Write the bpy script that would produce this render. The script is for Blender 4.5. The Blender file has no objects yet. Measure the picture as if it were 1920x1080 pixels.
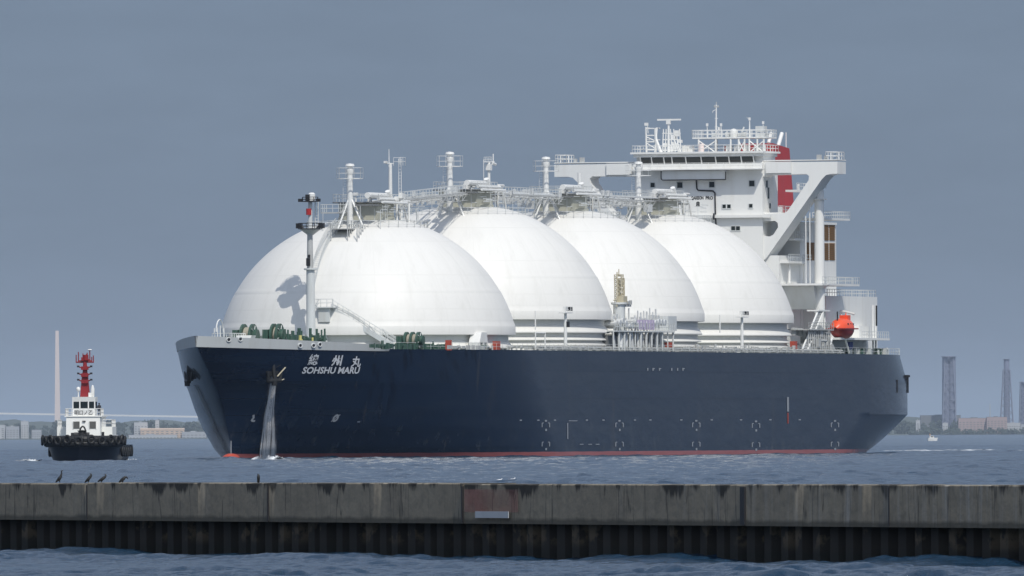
import bpy, bmesh, math, random
import numpy as np
from mathutils import Vector, Matrix, Euler

SC = bpy.context.scene
COL = SC.collection
# ------------------------------------------------------------------ camera
F = 27000.0                       # focal length in pixels of a 1920 px wide picture
CAMH = 3.15
PITCH, ROLL = 0.01026, -0.00521
cam = bpy.data.cameras.new('camera')
cam.sensor_width = 36.0
cam.lens = F / 1920 * 36.0
cam.clip_start, cam.clip_end = 1.0, 120000.0
camo = bpy.data.objects.new('camera', cam)
COL.objects.link(camo)
RM = Matrix.Rotation(math.pi / 2 + PITCH, 3, 'X') @ Matrix.Rotation(ROLL, 3, 'Z')
camo.rotation_euler = RM.to_euler()
camo.location = (0, 0, CAMH)
SC.camera = camo
# ------------------------------------------------------------------ light
SUN_EL, SUN_AZ = math.radians(52), math.radians(160)       # azimuth clockwise from +Y
SUN_DIR = Vector((math.sin(SUN_AZ) * math.cos(SUN_EL), math.cos(SUN_AZ) * math.cos(SUN_EL), math.sin(SUN_EL)))
W = bpy.data.worlds.new('World')
SC.world = W
W.use_nodes = True
wn = W.node_tree.nodes
wl = W.node_tree.links
bg = wn['Background']
sky = wn.new('ShaderNodeTexSky')
sky.sky_type = 'NISHITA'
sky.sun_disc = False
sky.sun_elevation = SUN_EL
sky.sun_rotation = SUN_AZ
sky.altitude = 0
sky.air_density = 1.0
sky.dust_density = 0.6
sky.ozone_density = 2.0
tint = wn.new('ShaderNodeMix')                # a sea haze day: the clear sky pulled towards slate blue
tint.data_type = 'RGBA'
tint.blend_type = 'MULTIPLY'
tint.inputs['Factor'].default_value = 1.0
tint.inputs['B'].default_value = (0.60, 0.775, 1.10, 1)
hsv = wn.new('ShaderNodeHueSaturation')
hsv.inputs['Saturation'].default_value = 0.3
wl.new(sky.outputs[0], hsv.inputs['Color'])
wl.new(hsv.outputs[0], tint.inputs['A'])
# paler murk close to the horizon, a brighter open sky high up, faint uneven banks between
wtc = wn.new('ShaderNodeTexCoord')
wsep = wn.new('ShaderNodeSeparateXYZ')
wl.new(wtc.outputs['Generated'], wsep.inputs[0])
ramp = wn.new('ShaderNodeFloatCurve')
cm = ramp.mapping.curves[0]
pts = [(0.0, 0.52), (0.05, 0.43), (0.085, 0.305), (0.12, 0.252), (0.18, 0.23), (0.32, 0.26), (0.55, 0.58), (1.0, 0.95)]
while len(cm.points) < len(pts): cm.points.new(0.5, 0.5)
for p_, q_ in zip(cm.points, pts): p_.location = q_; p_.handle_type = 'VECTOR'
ramp.mapping.update()
wr = wn.new('ShaderNodeMath'); wr.operation = 'POWER'; wr.inputs[1].default_value = 0.5; wr.use_clamp = True
wl.new(wsep.outputs['Z'], wr.inputs[0])
wl.new(wr.outputs[0], ramp.inputs['Value'])
wtf = wn.new('ShaderNodeMapRange'); wtf.inputs['From Min'].default_value = .2; wtf.inputs['From Max'].default_value = .5; wtf.inputs['To Min'].default_value = 1.0; wtf.inputs['To Max'].default_value = .45
wl.new(wr.outputs[0], wtf.inputs['Value']); wl.new(wtf.outputs[0], tint.inputs['Factor'])
wmap = wn.new('ShaderNodeMapping'); wmap.inputs['Scale'].default_value = (60, 60, 230)
wl.new(wtc.outputs['Generated'], wmap.inputs[0])
wnoi = wn.new('ShaderNodeTexNoise'); wnoi.inputs['Scale'].default_value = 1.0; wnoi.inputs['Detail'].default_value = 5; wnoi.inputs['Roughness'].default_value = .55
wl.new(wmap.outputs[0], wnoi.inputs['Vector'])
wmr = wn.new('ShaderNodeMapRange'); wmr.inputs['From Min'].default_value = .3; wmr.inputs['From Max'].default_value = .7; wmr.inputs['To Min'].default_value = 3.80; wmr.inputs['To Max'].default_value = 4.20
wl.new(wnoi.outputs['Fac'], wmr.inputs['Value'])
wmul = wn.new('ShaderNodeMath'); wmul.operation = 'MULTIPLY'
wl.new(ramp.outputs[0], wmul.inputs[0]); wl.new(wmr.outputs[0], wmul.inputs[1])
wsc = wn.new('ShaderNodeVectorMath'); wsc.operation = 'SCALE'
wl.new(tint.outputs['Result'], wsc.inputs[0]); wl.new(wmul.outputs[0], wsc.inputs['Scale'])
wl.new(wsc.outputs[0], bg.inputs['Color'])
bg.inputs['Strength'].default_value = 0.05
sun = bpy.data.lights.new('sun', 'SUN')
sun.energy = 2.9
sun.angle = math.radians(0.5)
sun.color = (1.0, 0.955, 0.87)
suno = bpy.data.objects.new('sun', sun)
COL.objects.link(suno)
suno.rotation_euler = SUN_DIR.to_track_quat('Z', 'Y').to_euler()
suno.location = (0, 0, 300)
SC.view_settings.view_transform = 'Standard'
SC.view_settings.look = 'None'
SC.view_settings.exposure = 0.0
SC.view_settings.gamma = 1.0
SC.cycles.use_denoising = True
SC.cycles.max_bounces = 8
HAZE_DENSITY = 1 / 80000

# ------------------------------------------------------------------ helpers
rng = random.Random(11)

def pix(x, y, D):
    d = RM @ Vector(((x - 960) / F, -(y - 540) / F, -1.0))
    d = d * (D / d.y)
    return Vector((0, 0, CAMH)) + d

def horizon(x):
    return 817 - (x - 960) * 0.00521

def node_mat(name):
    m = bpy.data.materials.new(name)
    m.use_nodes = True
    nt = m.node_tree
    b = nt.nodes['Principled BSDF']
    return m, nt, b

def paint(name, col, rough=0.5, vary=0.12, scale=0.6, metal=0.0, streak=None, dirt=None, bump=0.0, stretch=(1, 1, 0.25), spec=0.5):
    """a painted or bare surface with uneven tone; dirt = (colour, amount) of streaky stains"""
    m, nt, b = node_mat(name)
    N, L = nt.nodes, nt.links
    tc = N.new('ShaderNodeTexCoord')
    mp = N.new('ShaderNodeMapping')
    mp.inputs['Scale'].default_value = stretch
    L.new(tc.outputs['Object'], mp.inputs['Vector'])
    n1 = N.new('ShaderNodeTexNoise')
    n1.inputs['Scale'].default_value = scale
    n1.inputs['Detail'].default_value = 6
    n1.inputs['Roughness'].default_value = 0.65
    L.new(mp.outputs[0], n1.inputs['Vector'])
    mx = N.new('ShaderNodeMix')
    mx.data_type = 'RGBA'
    lo = [max(0, c * (1 - vary)) for c in col]
    hi = [min(1, c * (1 + vary)) for c in col]
    mx.inputs['A'].default_value = (*lo, 1)
    mx.inputs['B'].default_value = (*hi, 1)
    L.new(n1.outputs['Fac'], mx.inputs['Factor'])
    out = mx.outputs['Result']
    if dirt:
        n2 = N.new('ShaderNodeTexNoise')
        n2.inputs['Scale'].default_value = scale * 2.3
        n2.inputs['Detail'].default_value = 5
        mp2 = N.new('ShaderNodeMapping')
        mp2.inputs['Scale'].default_value = (1, 1, 0.12)
        mp2.inputs['Location'].default_value = (7, 3, 1)
        L.new(tc.outputs['Object'], mp2.inputs['Vector'])
        L.new(mp2.outputs[0], n2.inputs['Vector'])
        cr = N.new('ShaderNodeMapRange')
        cr.inputs['From Min'].default_value = 0.52
        cr.inputs['From Max'].default_value = 0.75
        cr.inputs['To Max'].default_value = dirt[1]
        L.new(n2.outputs['Fac'], cr.inputs['Value'])
        m2 = N.new('ShaderNodeMix')
        m2.data_type = 'RGBA'
        L.new(cr.outputs[0], m2.inputs['Factor'])
        L.new(out, m2.inputs['A'])
        m2.inputs['B'].default_value = (*dirt[0], 1)
        out = m2.outputs['Result']
    L.new(out, b.inputs['Base Color'])
    b.inputs['Roughness'].default_value = rough
    b.inputs['Metallic'].default_value = metal
    b.inputs['Specular IOR Level'].default_value = spec
    if bump:
        bp = N.new('ShaderNodeBump')
        bp.inputs['Strength'].default_value = bump
        bp.inputs['Distance'].default_value = 0.05
        L.new(n1.outputs['Fac'], bp.inputs['Height'])
        L.new(bp.outputs[0], b.inputs['Normal'])
    return m

class MB:
    """collects shapes; build() links them as ONE mesh object"""
    def __init__(self):
        self.v, self.f = [], []
        self.cuts = []
    def add(self, vs, fs):
        o = len(self.v)
        self.v += [tuple(p) for p in vs]
        self.f += [tuple(o + i for i in f) for f in fs]
    def cut(self):
        """what follows is a piece of its own"""
        self.cuts.append((len(self.v), len(self.f)))
        return self
    def box(self, a, b):
        x0, x1 = sorted((a[0], b[0])); y0, y1 = sorted((a[1], b[1])); z0, z1 = sorted((a[2], b[2]))
        self.add([(x0, y0, z0), (x1, y0, z0), (x1, y1, z0), (x0, y1, z0), (x0, y0, z1), (x1, y0, z1), (x1, y1, z1), (x0, y1, z1)],
                 [(0, 3, 2, 1), (4, 5, 6, 7), (0, 1, 5, 4), (1, 2, 6, 5), (2, 3, 7, 6), (3, 0, 4, 7)])
        return self
    def cbox(self, c, s):
        return self.box([c[i] - s[i] / 2 for i in range(3)], [c[i] + s[i] / 2 for i in range(3)])
    def bar(self, p, q, r, n=8, r2=None):
        p, q = Vector(p), Vector(q)
        d = (q - p)
        if d.length < 1e-6:
            return self
        d.normalize()
        u = d.orthogonal().normalized(); w = d.cross(u)
        r2 = r if r2 is None else r2
        vs = []
        for c, rr in ((p, r), (q, r2)):
            for k in range(n):
                a = 2 * math.pi * k / n
                vs.append(c + (u * math.cos(a) + w * math.sin(a)) * rr)
        fs = [(k, (k + 1) % n, n + (k + 1) % n, n + k) for k in range(n)]
        fs += [tuple(range(n))[::-1], tuple(range(n, 2 * n))]
        self.add(vs, fs)
        return self
    def path(self, pts, r, n=6):
        for a, b in zip(pts[:-1], pts[1:]):
            self.bar(a, b, r, n)
        return self
    def lathe(self, c, prof, n=24, a0=0.0, closed=False):
        vs, fs = [], []
        m = len(prof)
        for k in range(n):
            a = a0 + 2 * math.pi * k / n
            for r, z in prof:
                vs.append((c[0] + r * math.cos(a), c[1] + r * math.sin(a), c[2] + z))
        for k in range(n):
            k2 = (k + 1) % n
            for j in range(m - 1):
                fs.append((k * m + j, k2 * m + j, k2 * m + j + 1, k * m + j + 1))
        self.add(vs, fs)
        return self
    def prism(self, poly, ext):
        """closed polygon of 3-D points pushed along ext"""
        n = len(poly)
        e = Vector(ext)
        vs = [Vector(p) for p in poly] + [Vector(p) + e for p in poly]
        fs = [tuple(range(n))[::-1], tuple(range(n, 2 * n))] + [(k, (k + 1) % n, n + (k + 1) % n, n + k) for k in range(n)]
        self.add(vs, fs)
        return self
    def rail(self, pts, h=1.1, step=1.6, r=0.045, mids=2):
        for a, b in zip(pts[:-1], pts[1:]):
            a, b = Vector(a), Vector(b)
            n = max(1, int(round((b - a).length / step)))
            for k in range(n + 1):
                p = a.lerp(b, k / n)
                self.bar(p, p + Vector((0, 0, h)), r, 5)
            for j in range(mids):
                z = Vector((0, 0, h * (j + 1) / mids))
                self.bar(a + z, b + z, r, 5)
        return self
    def lattice(self, p, q, w, r=0.06, bays=6):
        """square lattice column between p and q, w wide"""
        p, q = Vector(p), Vector(q)
        d = (q - p).normalized()
        u = Vector((1, 0, 0)) if abs(d.x) < 0.8 else Vector((0, 0, 1))
        u = (u - d * u.dot(d)).normalized(); v = d.cross(u)
        cs = [(u + v) * w / 2, (u - v) * w / 2, (-u - v) * w / 2, (-u + v) * w / 2]
        for c in cs:
            self.bar(p + c, q + c, r * 1.4, 5)
        for k in range(bays + 1):
            a = p.lerp(q, k / bays)
            for i in range(4):
                self.bar(a + cs[i], a + cs[(i + 1) % 4], r, 4)
                if k < bays:
                    b = p.lerp(q, (k + 1) / bays)
                    self.bar(a + cs[i], b + cs[(i + 1) % 4], r, 4)
        return self
    def sphere(self, c, r, n=14, m=9, sc=(1, 1, 1)):
        prof = [(max(1e-4, math.sin(math.pi * j / m)), -math.cos(math.pi * j / m)) for j in range(m + 1)]
        o = len(self.v)
        self.lathe((0, 0, 0), prof, n)
        for i in range(o, len(self.v)):
            v = self.v[i]
            self.v[i] = (c[0] + v[0] * r * sc[0], c[1] + v[1] * r * sc[1], c[2] + v[2] * r * sc[2])
        return self
    def build(self, name, mat, parent=None, smooth=35, loc=None, fix=True):
        if self.cuts:
            cs = sorted(set([(0, 0)] + self.cuts)) + [(len(self.v), len(self.f))]
            o = None
            for (v0, f0), (v1, f1) in zip(cs[:-1], cs[1:]):
                if v1 > v0:
                    q = MB(); q.v = self.v[v0:v1]; q.f = [tuple(i - v0 for i in f) for f in self.f[f0:f1]]
                    o = q.build(name, mat, parent, smooth, loc, fix)
            return o
        me = bpy.data.meshes.new(name)
        me.from_pydata(self.v, [], self.f)
        if fix:
            bm = bmesh.new(); bm.from_mesh(me)
            bmesh.ops.recalc_face_normals(bm, faces=bm.faces)
            bm.to_mesh(me); bm.free()
        if smooth:
            me.shade_smooth()
            me.set_sharp_from_angle(angle=math.radians(smooth))
        for mm in (mat if isinstance(mat, (list, tuple)) else [mat]):
            me.materials.append(mm)
        o = bpy.data.objects.new(name, me)
        COL.objects.link(o)
        if parent is not None:
            o.parent = parent
        if loc is not None:
            o.location = loc
        return o

def flip(mb):
    """ship pieces are written as (aft, port, up); the mesh frame has starboard on +y"""
    mb.v = [(a, -b, c) for a, b, c in mb.v]
    return mb

def tag(o, label=None, cat=None, group=None, kind=None):
    if label: o['label'] = label
    if cat: o['category'] = cat
    if group: o['group'] = group
    if kind: o['kind'] = kind
    return o

def empty(name, loc, rz=0.0):
    o = bpy.data.objects.new(name, None)
    o.empty_display_size = 1.0
    o.location = loc
    o.rotation_euler = (0, 0, rz)
    COL.objects.link(o)
    return o

def text_geo(body, size=1.0, shear=0.0, bold=0.0):
    cu = bpy.data.curves.new('lettering', 'FONT')
    cu.body = body
    cu.size = size
    cu.shear = shear
    cu.offset = bold
    cu.resolution_u = 3
    o = bpy.data.objects.new('lettering', cu)
    COL.objects.link(o)
    bpy.context.view_layer.update()
    me = o.to_mesh()
    vs = [(v.co.x, v.co.y) for v in me.vertices]
    fs = [tuple(p.vertices) for p in me.polygons]
    o.to_mesh_clear()
    bpy.data.objects.remove(o)
    bpy.data.curves.remove(cu)
    return vs, fs

# ------------------------------------------------------------------ materials
M = {}
M['white'] = paint('white_ship_paint', (0.78, 0.78, 0.75), 0.42, 0.05, 0.25, dirt=((0.52, 0.47, 0.38), 0.22))
M['tank'] = paint('white_tank_paint', (0.74, 0.73, 0.69), 0.5, 0.035, 0.07, dirt=((0.66, 0.66, 0.63), 0.35), stretch=(1, 1, 1))
def weld_tank(m):
    nt = m.node_tree; N, L = nt.nodes, nt.links
    b = N['Principled BSDF']; src = b.inputs['Base Color'].links[0].from_socket
    tc = N.new('ShaderNodeTexCoord'); sx = N.new('ShaderNodeSeparateXYZ'); L.new(tc.outputs['Object'], sx.inputs[0])
    def ma(op, a, bb=0.0):
        q = N.new('ShaderNodeMath'); q.operation = op
        for s_, k in ((a, 0), (bb, 1)):
            if isinstance(s_, (int, float)): q.inputs[k].default_value = s_
            else: L.new(s_, q.inputs[k])
        return q.outputs[0]
    ang = ma('MULTIPLY', ma('ARCTAN2', sx.outputs['Y'], sx.outputs['X']), 24 / 6.2832)
    def line(v, w):
        q = N.new('ShaderNodeMapRange'); q.inputs['From Max'].default_value = w; q.inputs['To Min'].default_value = 1; q.inputs['To Max'].default_value = 0
        L.new(ma('ABSOLUTE', ma('SUBTRACT', ma('FRACT', v), .5)), q.inputs['Value']); return q.outputs[0]
    seam = ma('MAXIMUM', line(ang, .012), line(ma('DIVIDE', sx.outputs['Z'], 5.4), .016))
    cx = N.new('ShaderNodeCombineXYZ'); L.new(ma('MULTIPLY', ang, 2.2), cx.inputs[0]); L.new(ma('MULTIPLY', sx.outputs['Z'], .12), cx.inputs[1])
    n = N.new('ShaderNodeTexNoise'); n.inputs['Scale'].default_value = 1.6; n.inputs['Detail'].default_value = 7; n.inputs['Roughness'].default_value = .7
    L.new(cx.outputs[0], n.inputs['Vector'])
    q = N.new('ShaderNodeMapRange'); q.inputs['From Min'].default_value = .5; q.inputs['From Max'].default_value = .75; q.inputs['To Max'].default_value = .30
    L.new(n.outputs['Fac'], q.inputs['Value'])
    fac = ma('MAXIMUM', ma('MULTIPLY', seam, .28), q.outputs[0])
    x = N.new('ShaderNodeMix'); x.data_type = 'RGBA'; L.new(fac, x.inputs['Factor']); L.new(src, x.inputs['A']); x.inputs['B'].default_value = (.50, .49, .44, 1)
    L.new(x.outputs['Result'], b.inputs['Base Color'])
weld_tank(M['tank'])
M['grey'] = paint('light_grey_paint', (0.62, 0.64, 0.63), 0.5, 0.12, 0.5, dirt=((0.33, 0.28, 0.2), 0.3))
M['midgrey'] = paint('mid_grey_steel', (0.45, 0.46, 0.45), 0.5, 0.25, 0.7, dirt=((0.2, 0.13, 0.08), 0.3))
M['bulwark'] = paint('bulwark_grey_white', (0.52, 0.54, 0.53), 0.5, 0.08, 0.4, dirt=((0.35, 0.33, 0.28), 0.3))
M['olive'] = paint('weathered_olive_cladding', (0.44, 0.44, 0.37), 0.6, 0.2, 0.5)
M['beige'] = paint('beige_crane_paint', (0.52, 0.47, 0.34), 0.5, 0.2, 0.8, dirt=((0.2, 0.16, 0.1), 0.4))
M['roof'] = paint('dark_grey_roof', (0.17, 0.175, 0.175), 0.6, 0.2, 0.5)
M['pipe'] = paint('bare_steel_pipe', (0.66, 0.67, 0.66), 0.35, 0.15, 0.8, metal=0.2)
M['green'] = paint('dark_green_machinery', (0.035, 0.085, 0.06), 0.45, 0.35, 1.5, dirt=((0.25, 0.27, 0.22), 0.4))
M['rope'] = paint('coiled_rope', (0.36, 0.33, 0.26), 0.8, 0.3, 3)
M['deck'] = paint('grey_green_deck', (0.20, 0.24, 0.22), 0.6, 0.2, 0.3)
M['red'] = paint('signal_red_paint', (0.42, 0.025, 0.025), 0.4, 0.1, 0.4, dirt=((0.3, 0.04, 0.03), 0.4))
M['orange'] = paint('lifeboat_orange', (0.85, 0.10, 0.035), 0.35, 0.08, 0.6)
M['maroon'] = paint('dark_red_underside', (0.30, 0.03, 0.025), 0.4, 0.1, 0.6)
M['brown'] = paint('brown_louvre', (0.24, 0.13, 0.045), 0.6, 0.2, 1.2)
M['black'] = paint('black_rubber', (0.012, 0.013, 0.014), 0.6, 0.3, 1.5)
M['iron'] = paint('dark_iron', (0.018, 0.018, 0.02), 0.55, 0.3, 1.0)
M['signwhite'] = paint('white_lettering_paint', (0.62, 0.64, 0.66), 0.5, 0.12, 1.0)
M['markgrey'] = paint('worn_white_marking', (0.33, 0.35, 0.37), 0.6, 0.3, 1.0)
M['purple'] = paint('pale_lilac_insulation', (0.55, 0.48, 0.62), 0.5, 0.15, 0.6)
M['pale_red'] = paint('red_oxide_box', (0.42, 0.07, 0.04), 0.5, 0.2, 0.8)

def glass_mat():
    m, nt, b = node_mat('dark_window_glass')
    b.inputs['Base Color'].default_value = (0.012, 0.018, 0.018, 1)
    b.inputs['Roughness'].default_value = 0.12
    return m
M['glass'] = glass_mat()

def hull_mat():
    m, nt, b = node_mat('navy_hull_paint')
    N, L = nt.nodes, nt.links
    tc = N.new('ShaderNodeTexCoord')
    sx = N.new('ShaderNodeSeparateXYZ')
    L.new(tc.outputs['Object'], sx.inputs[0])
    def noise(scale, stretch, detail=5, loc=(0, 0, 0)):
        mp = N.new('ShaderNodeMapping')
        mp.inputs['Scale'].default_value = stretch
        mp.inputs['Location'].default_value = loc
        n = N.new('ShaderNodeTexNoise')
        n.inputs['Scale'].default_value = scale
        n.inputs['Detail'].default_value = detail
        n.inputs['Roughness'].default_value = 0.6
        L.new(tc.outputs['Object'], mp.inputs[0]); L.new(mp.outputs[0], n.inputs['Vector'])
        return n.outputs['Fac']
    def mix(f, a, bb):
        x = N.new('ShaderNodeMix'); x.data_type = 'RGBA'
        if isinstance(f, float): x.inputs['Factor'].default_value = f
        else: L.new(f, x.inputs['Factor'])
        for s, k in ((a, 'A'), (bb, 'B')):
            if isinstance(s, tuple): x.inputs[k].default_value = (*s, 1)
            else: L.new(s, x.inputs[k])
        return x.outputs['Result']
    def rng_(v, a, bb, c=0.0, d=1.0):
        r = N.new('ShaderNodeMapRange')
        r.inputs['From Min'].default_value = a; r.inputs['From Max'].default_value = bb
        r.inputs['To Min'].default_value = c; r.inputs['To Max'].default_value = d
        L.new(v, r.inputs['Value'])
        return r.outputs[0]
    def math_(op, a, bb):
        r = N.new('ShaderNodeMath'); r.operation = op
        for s, k in ((a, 0), (bb, 1)):
            if isinstance(s, (int, float)): r.inputs[k].default_value = s
            else: L.new(s, r.inputs[k])
        return r.outputs[0]
    navy = mix(noise(0.08, (0.5, 1, 1.5)), (0.003, 0.011, 0.030), (0.006, 0.017, 0.042))
    # horizontal wear along the strakes
    wear = rng_(noise(0.5, (0.06, 0.06, 1.6), 6), 0.5, 0.8, 0.0, 0.35)
    navy = mix(wear, navy, (0.035, 0.045, 0.055))
    scuff = rng_(noise(1.2, (0.5, 0.5, 0.25), 6, (4, 1, 2)), 0.56, 0.72, 0.0, 0.8)
    low = rng_(sx.outputs['Z'], 1.0, 8.0, 1.0, 0.0)
    navy = mix(math_('MULTIPLY', scuff, low), navy, (0.07, 0.075, 0.08))
    def lines(out, period, width):
        f = math_('FRACT', math_('DIVIDE', out, period), 0)
        return rng_(math_('ABSOLUTE', math_('SUBTRACT', f, .5), 0), 0, width / period, 1, 0)
    seam = math_('MAXIMUM', lines(sx.outputs['Z'], 2.6, .09), math_('MULTIPLY', lines(sx.outputs['X'], 11.5, .12), .7))
    navy = mix(math_('MULTIPLY', seam, .55), navy, (.002, .004, .009))
    drip = rng_(noise(.55, (1, 1, .045), 7, (6, 2, 3)), .60, .72, 0, .6)
    navy = mix(drip, navy, (.055, .050, .046))
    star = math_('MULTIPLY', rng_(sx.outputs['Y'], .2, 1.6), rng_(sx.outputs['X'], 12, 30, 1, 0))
    bow_sheen = math_('MULTIPLY', star, rng_(noise(.35, (1, 1, .3), 7, (1, 5, 2), ), .35, .65, .35, 1.0))
    navy = mix(math_('MULTIPLY', bow_sheen, .8), navy, (.085, .088, .08))  # paler starboard bow: reflected sky light put into the colour as grey
    red = mix(noise(0.6, (0.3, 0.3, 2)), (0.26, 0.06, 0.055), (0.40, 0.12, 0.11))
    zz = math_('ADD', sx.outputs['Z'], math_('MULTIPLY', noise(0.4, (0.4, 0.4, 0.4)), 0.18))
    fac = rng_(zz, 0.62, 0.68)
    c = mix(fac, red, navy)
    L.new(c, b.inputs['Base Color'])
    L.new(rng_(noise(0.3, (0.3, 0.3, 1)), 0.3, 0.7, 0.10, 0.17), b.inputs['Roughness'])
    # plates slightly wavy between the frames
    bp = N.new('ShaderNodeBump')
    bp.inputs['Strength'].default_value = 0.6
    bp.inputs['Distance'].default_value = 0.05
    L.new(noise(0.5, (0.5, 0.5, 1), 4), bp.inputs['Height'])
    L.new(bp.outputs[0], b.inputs['Normal'])
    return m
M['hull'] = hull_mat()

# ------------------------------------------------------------------ sea
def wave_height(X, Y, D):
    r = np.random.RandomState(5)
    z = np.zeros_like(X)
    lam = np.geomspace(0.32, 13, 58)
    for l in lam:
        k = 2 * np.pi / l
        th = math.radians(60) + r.normal(0, 0.75)
        amp = 0.0100 * l ** 0.5 * r.uniform(0.6, 1.3)
        kx, ky = k * math.cos(th), k * math.sin(th)
        cs = 0.000234 * np.maximum(D, 290)
        lim = np.clip((l - 2.2 * cs) / (1.5 * cs), 0, 1)
        z += lim * amp * (1 + .3 * np.clip((D - 420) / 500, 0, 1) * min(1.0, l / 4)) * np.sin(kx * X + ky * Y + r.uniform(0, 6.28))
    # gusts make patches of rougher and calmer water
    g = 0.8 + 0.3 * np.sin(X * 0.05 + Y * 0.013 + 1) * np.sin(Y * 0.021 - X * 0.031) + 0.25 * np.sin(X * 0.31 + Y * 0.05) * np.sin(Y * 0.11 - X * 0.17 + 2)
    return z * g

def sea_mat():
    m, nt, b = node_mat('sea_water')
    N, L = nt.nodes, nt.links
    tc = N.new('ShaderNodeTexCoord')
    mp = N.new('ShaderNodeMapping')
    mp.inputs['Scale'].default_value = (0.02, 0.006, 1)
    n0 = N.new('ShaderNodeTexNoise'); n0.inputs['Scale'].default_value = 1.0; n0.inputs['Detail'].default_value = 6
    L.new(tc.outputs['Object'], mp.inputs[0]); L.new(mp.outputs[0], n0.inputs['Vector'])
    mx = N.new('ShaderNodeMix'); mx.data_type = 'RGBA'
    mx.inputs['A'].default_value = (0.006, 0.030, 0.066, 1)
    mx.inputs['B'].default_value = (0.016, 0.048, 0.090, 1)
    L.new(n0.outputs['Fac'], mx.inputs['Factor'])
    L.new(mx.outputs['Result'], b.inputs['Base Color'])
    b.inputs['Roughness'].default_value = 0.10
    b.inputs['IOR'].default_value = 1.33
    n1 = N.new('ShaderNodeTexNoise'); n1.inputs['Scale'].default_value = 2.4; n1.inputs['Detail'].default_value = 8; n1.inputs['Roughness'].default_value = .65
    mp1 = N.new('ShaderNodeMapping'); mp1.inputs['Scale'].default_value = (1, 0.55, 1)
    L.new(tc.outputs['Object'], mp1.inputs[0]); L.new(mp1.outputs[0], n1.inputs['Vector'])
    bp = N.new('ShaderNodeBump'); bp.inputs['Strength'].default_value = 1.0; bp.inputs['Distance'].default_value = 0.22
    L.new(n1.outputs['Fac'], bp.inputs['Height'])
    L.new(bp.outputs[0], b.inputs['Normal'])
    return m

def make_sea():
    rows = [-150.0, 100.0, 240.0]
    D = 290.0
    while D < 53000:
        rows.append(D)
        D += 0.15 if D < 420 else 1.0 if D < 960 else 0.001 * D if D < 4000 else 0.006 * D
    rows = np.array(rows)
    nc = 380
    core = np.linspace(-1, 1, nc)
    out = np.concatenate([np.linspace(1.002, 1.2, 80), [1.3, 1.6, 2, 4, 9, 25]])
    u = np.concatenate([-out[::-1], core, out])
    nu = len(u)
    half = 0.0445 * np.maximum(rows, 290)
    X = np.where(np.abs(u)[None, :] <= 1, u[None, :] * half[:, None],
                 np.sign(u)[None, :] * (half[:, None] + (np.abs(u)[None, :] - 1) * 480))
    Y = np.repeat(rows[:, None], nu, 1)
    fade = np.clip((1.2 - np.abs(u)) / 0.05, 0, 1)[None, :] * np.clip((rows - 290) / 12, 0, 1)[:, None]
    fade = fade * np.clip((6000 - rows) / 1500, 0, 1)[:, None]
    Z = wave_height(X, Y, Y) * fade - .2 * np.clip((Y - 420) / 450, 0, 1)
    V = np.stack([X, Y, Z], -1).reshape(-1, 3).astype(np.float32)
    nr = len(rows)
    i = np.arange(nr - 1)[:, None] * nu + np.arange(nu - 1)[None, :]
    Fc = np.stack([i, i + 1, i + nu + 1, i + nu], -1).reshape(-1, 4).astype(np.int32)
    me = bpy.data.meshes.new('sea')
    me.vertices.add(len(V)); me.vertices.foreach_set('co', V.ravel())
    me.loops.add(Fc.size); me.loops.foreach_set('vertex_index', Fc.ravel())
    me.polygons.add(len(Fc))
    me.polygons.foreach_set('loop_start', np.arange(0, Fc.size, 4, dtype=np.int32))
    me.polygons.foreach_set('loop_total', np.full(len(Fc), 4, dtype=np.int32))
    me.update(calc_edges=True)
    me.shade_smooth()
    me.materials.append(sea_mat())
    o = bpy.data.objects.new('sea', me)
    COL.objects.link(o)
    tag(o, 'blue choppy sea water stretching to the far shore', 'sea', kind='structure')
make_sea()

# ------------------------------------------------------------------ the ship's frame
A_, B_ = math.sin(math.radians(18.8)), math.cos(math.radians(18.8))
TIP = Vector(((367 - 960) / F * 2212, 2212.0, 0))
PHI = math.radians(90 - 18.8)
ship = empty('gas_carrier_ship', TIP, PHI)
tag(ship, 'huge navy hulled gas carrier with four white domed tanks and white bridge', 'ship')
AFT = Vector((A_, B_, 0)); PORT = Vector((B_, -A_, 0)); UP = Vector((0, 0, 1))
SHM = Matrix((AFT, PORT, UP))            # world -> (s, p, z)

def ray_sp(x, y):
    c = SHM @ (Vector((0, 0, CAMH)) - TIP)
    d = SHM @ (RM @ Vector(((x - 960) / F, -(y - 540) / F, -1.0)))
    return c, d
def at_p(x, y, p):                        # point of the sight line on the plane p metres to port
    c, d = ray_sp(x, y); t = (p - c.y) / d.y
    q = c + d * t
    return q.x, q.z
def at_s(x, y, s):                        # point of the sight line on the cross plane s metres aft of the stem
    c, d = ray_sp(x, y); t = (s - c.x) / d.x
    q = c + d * t
    return q.y, q.z

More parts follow.
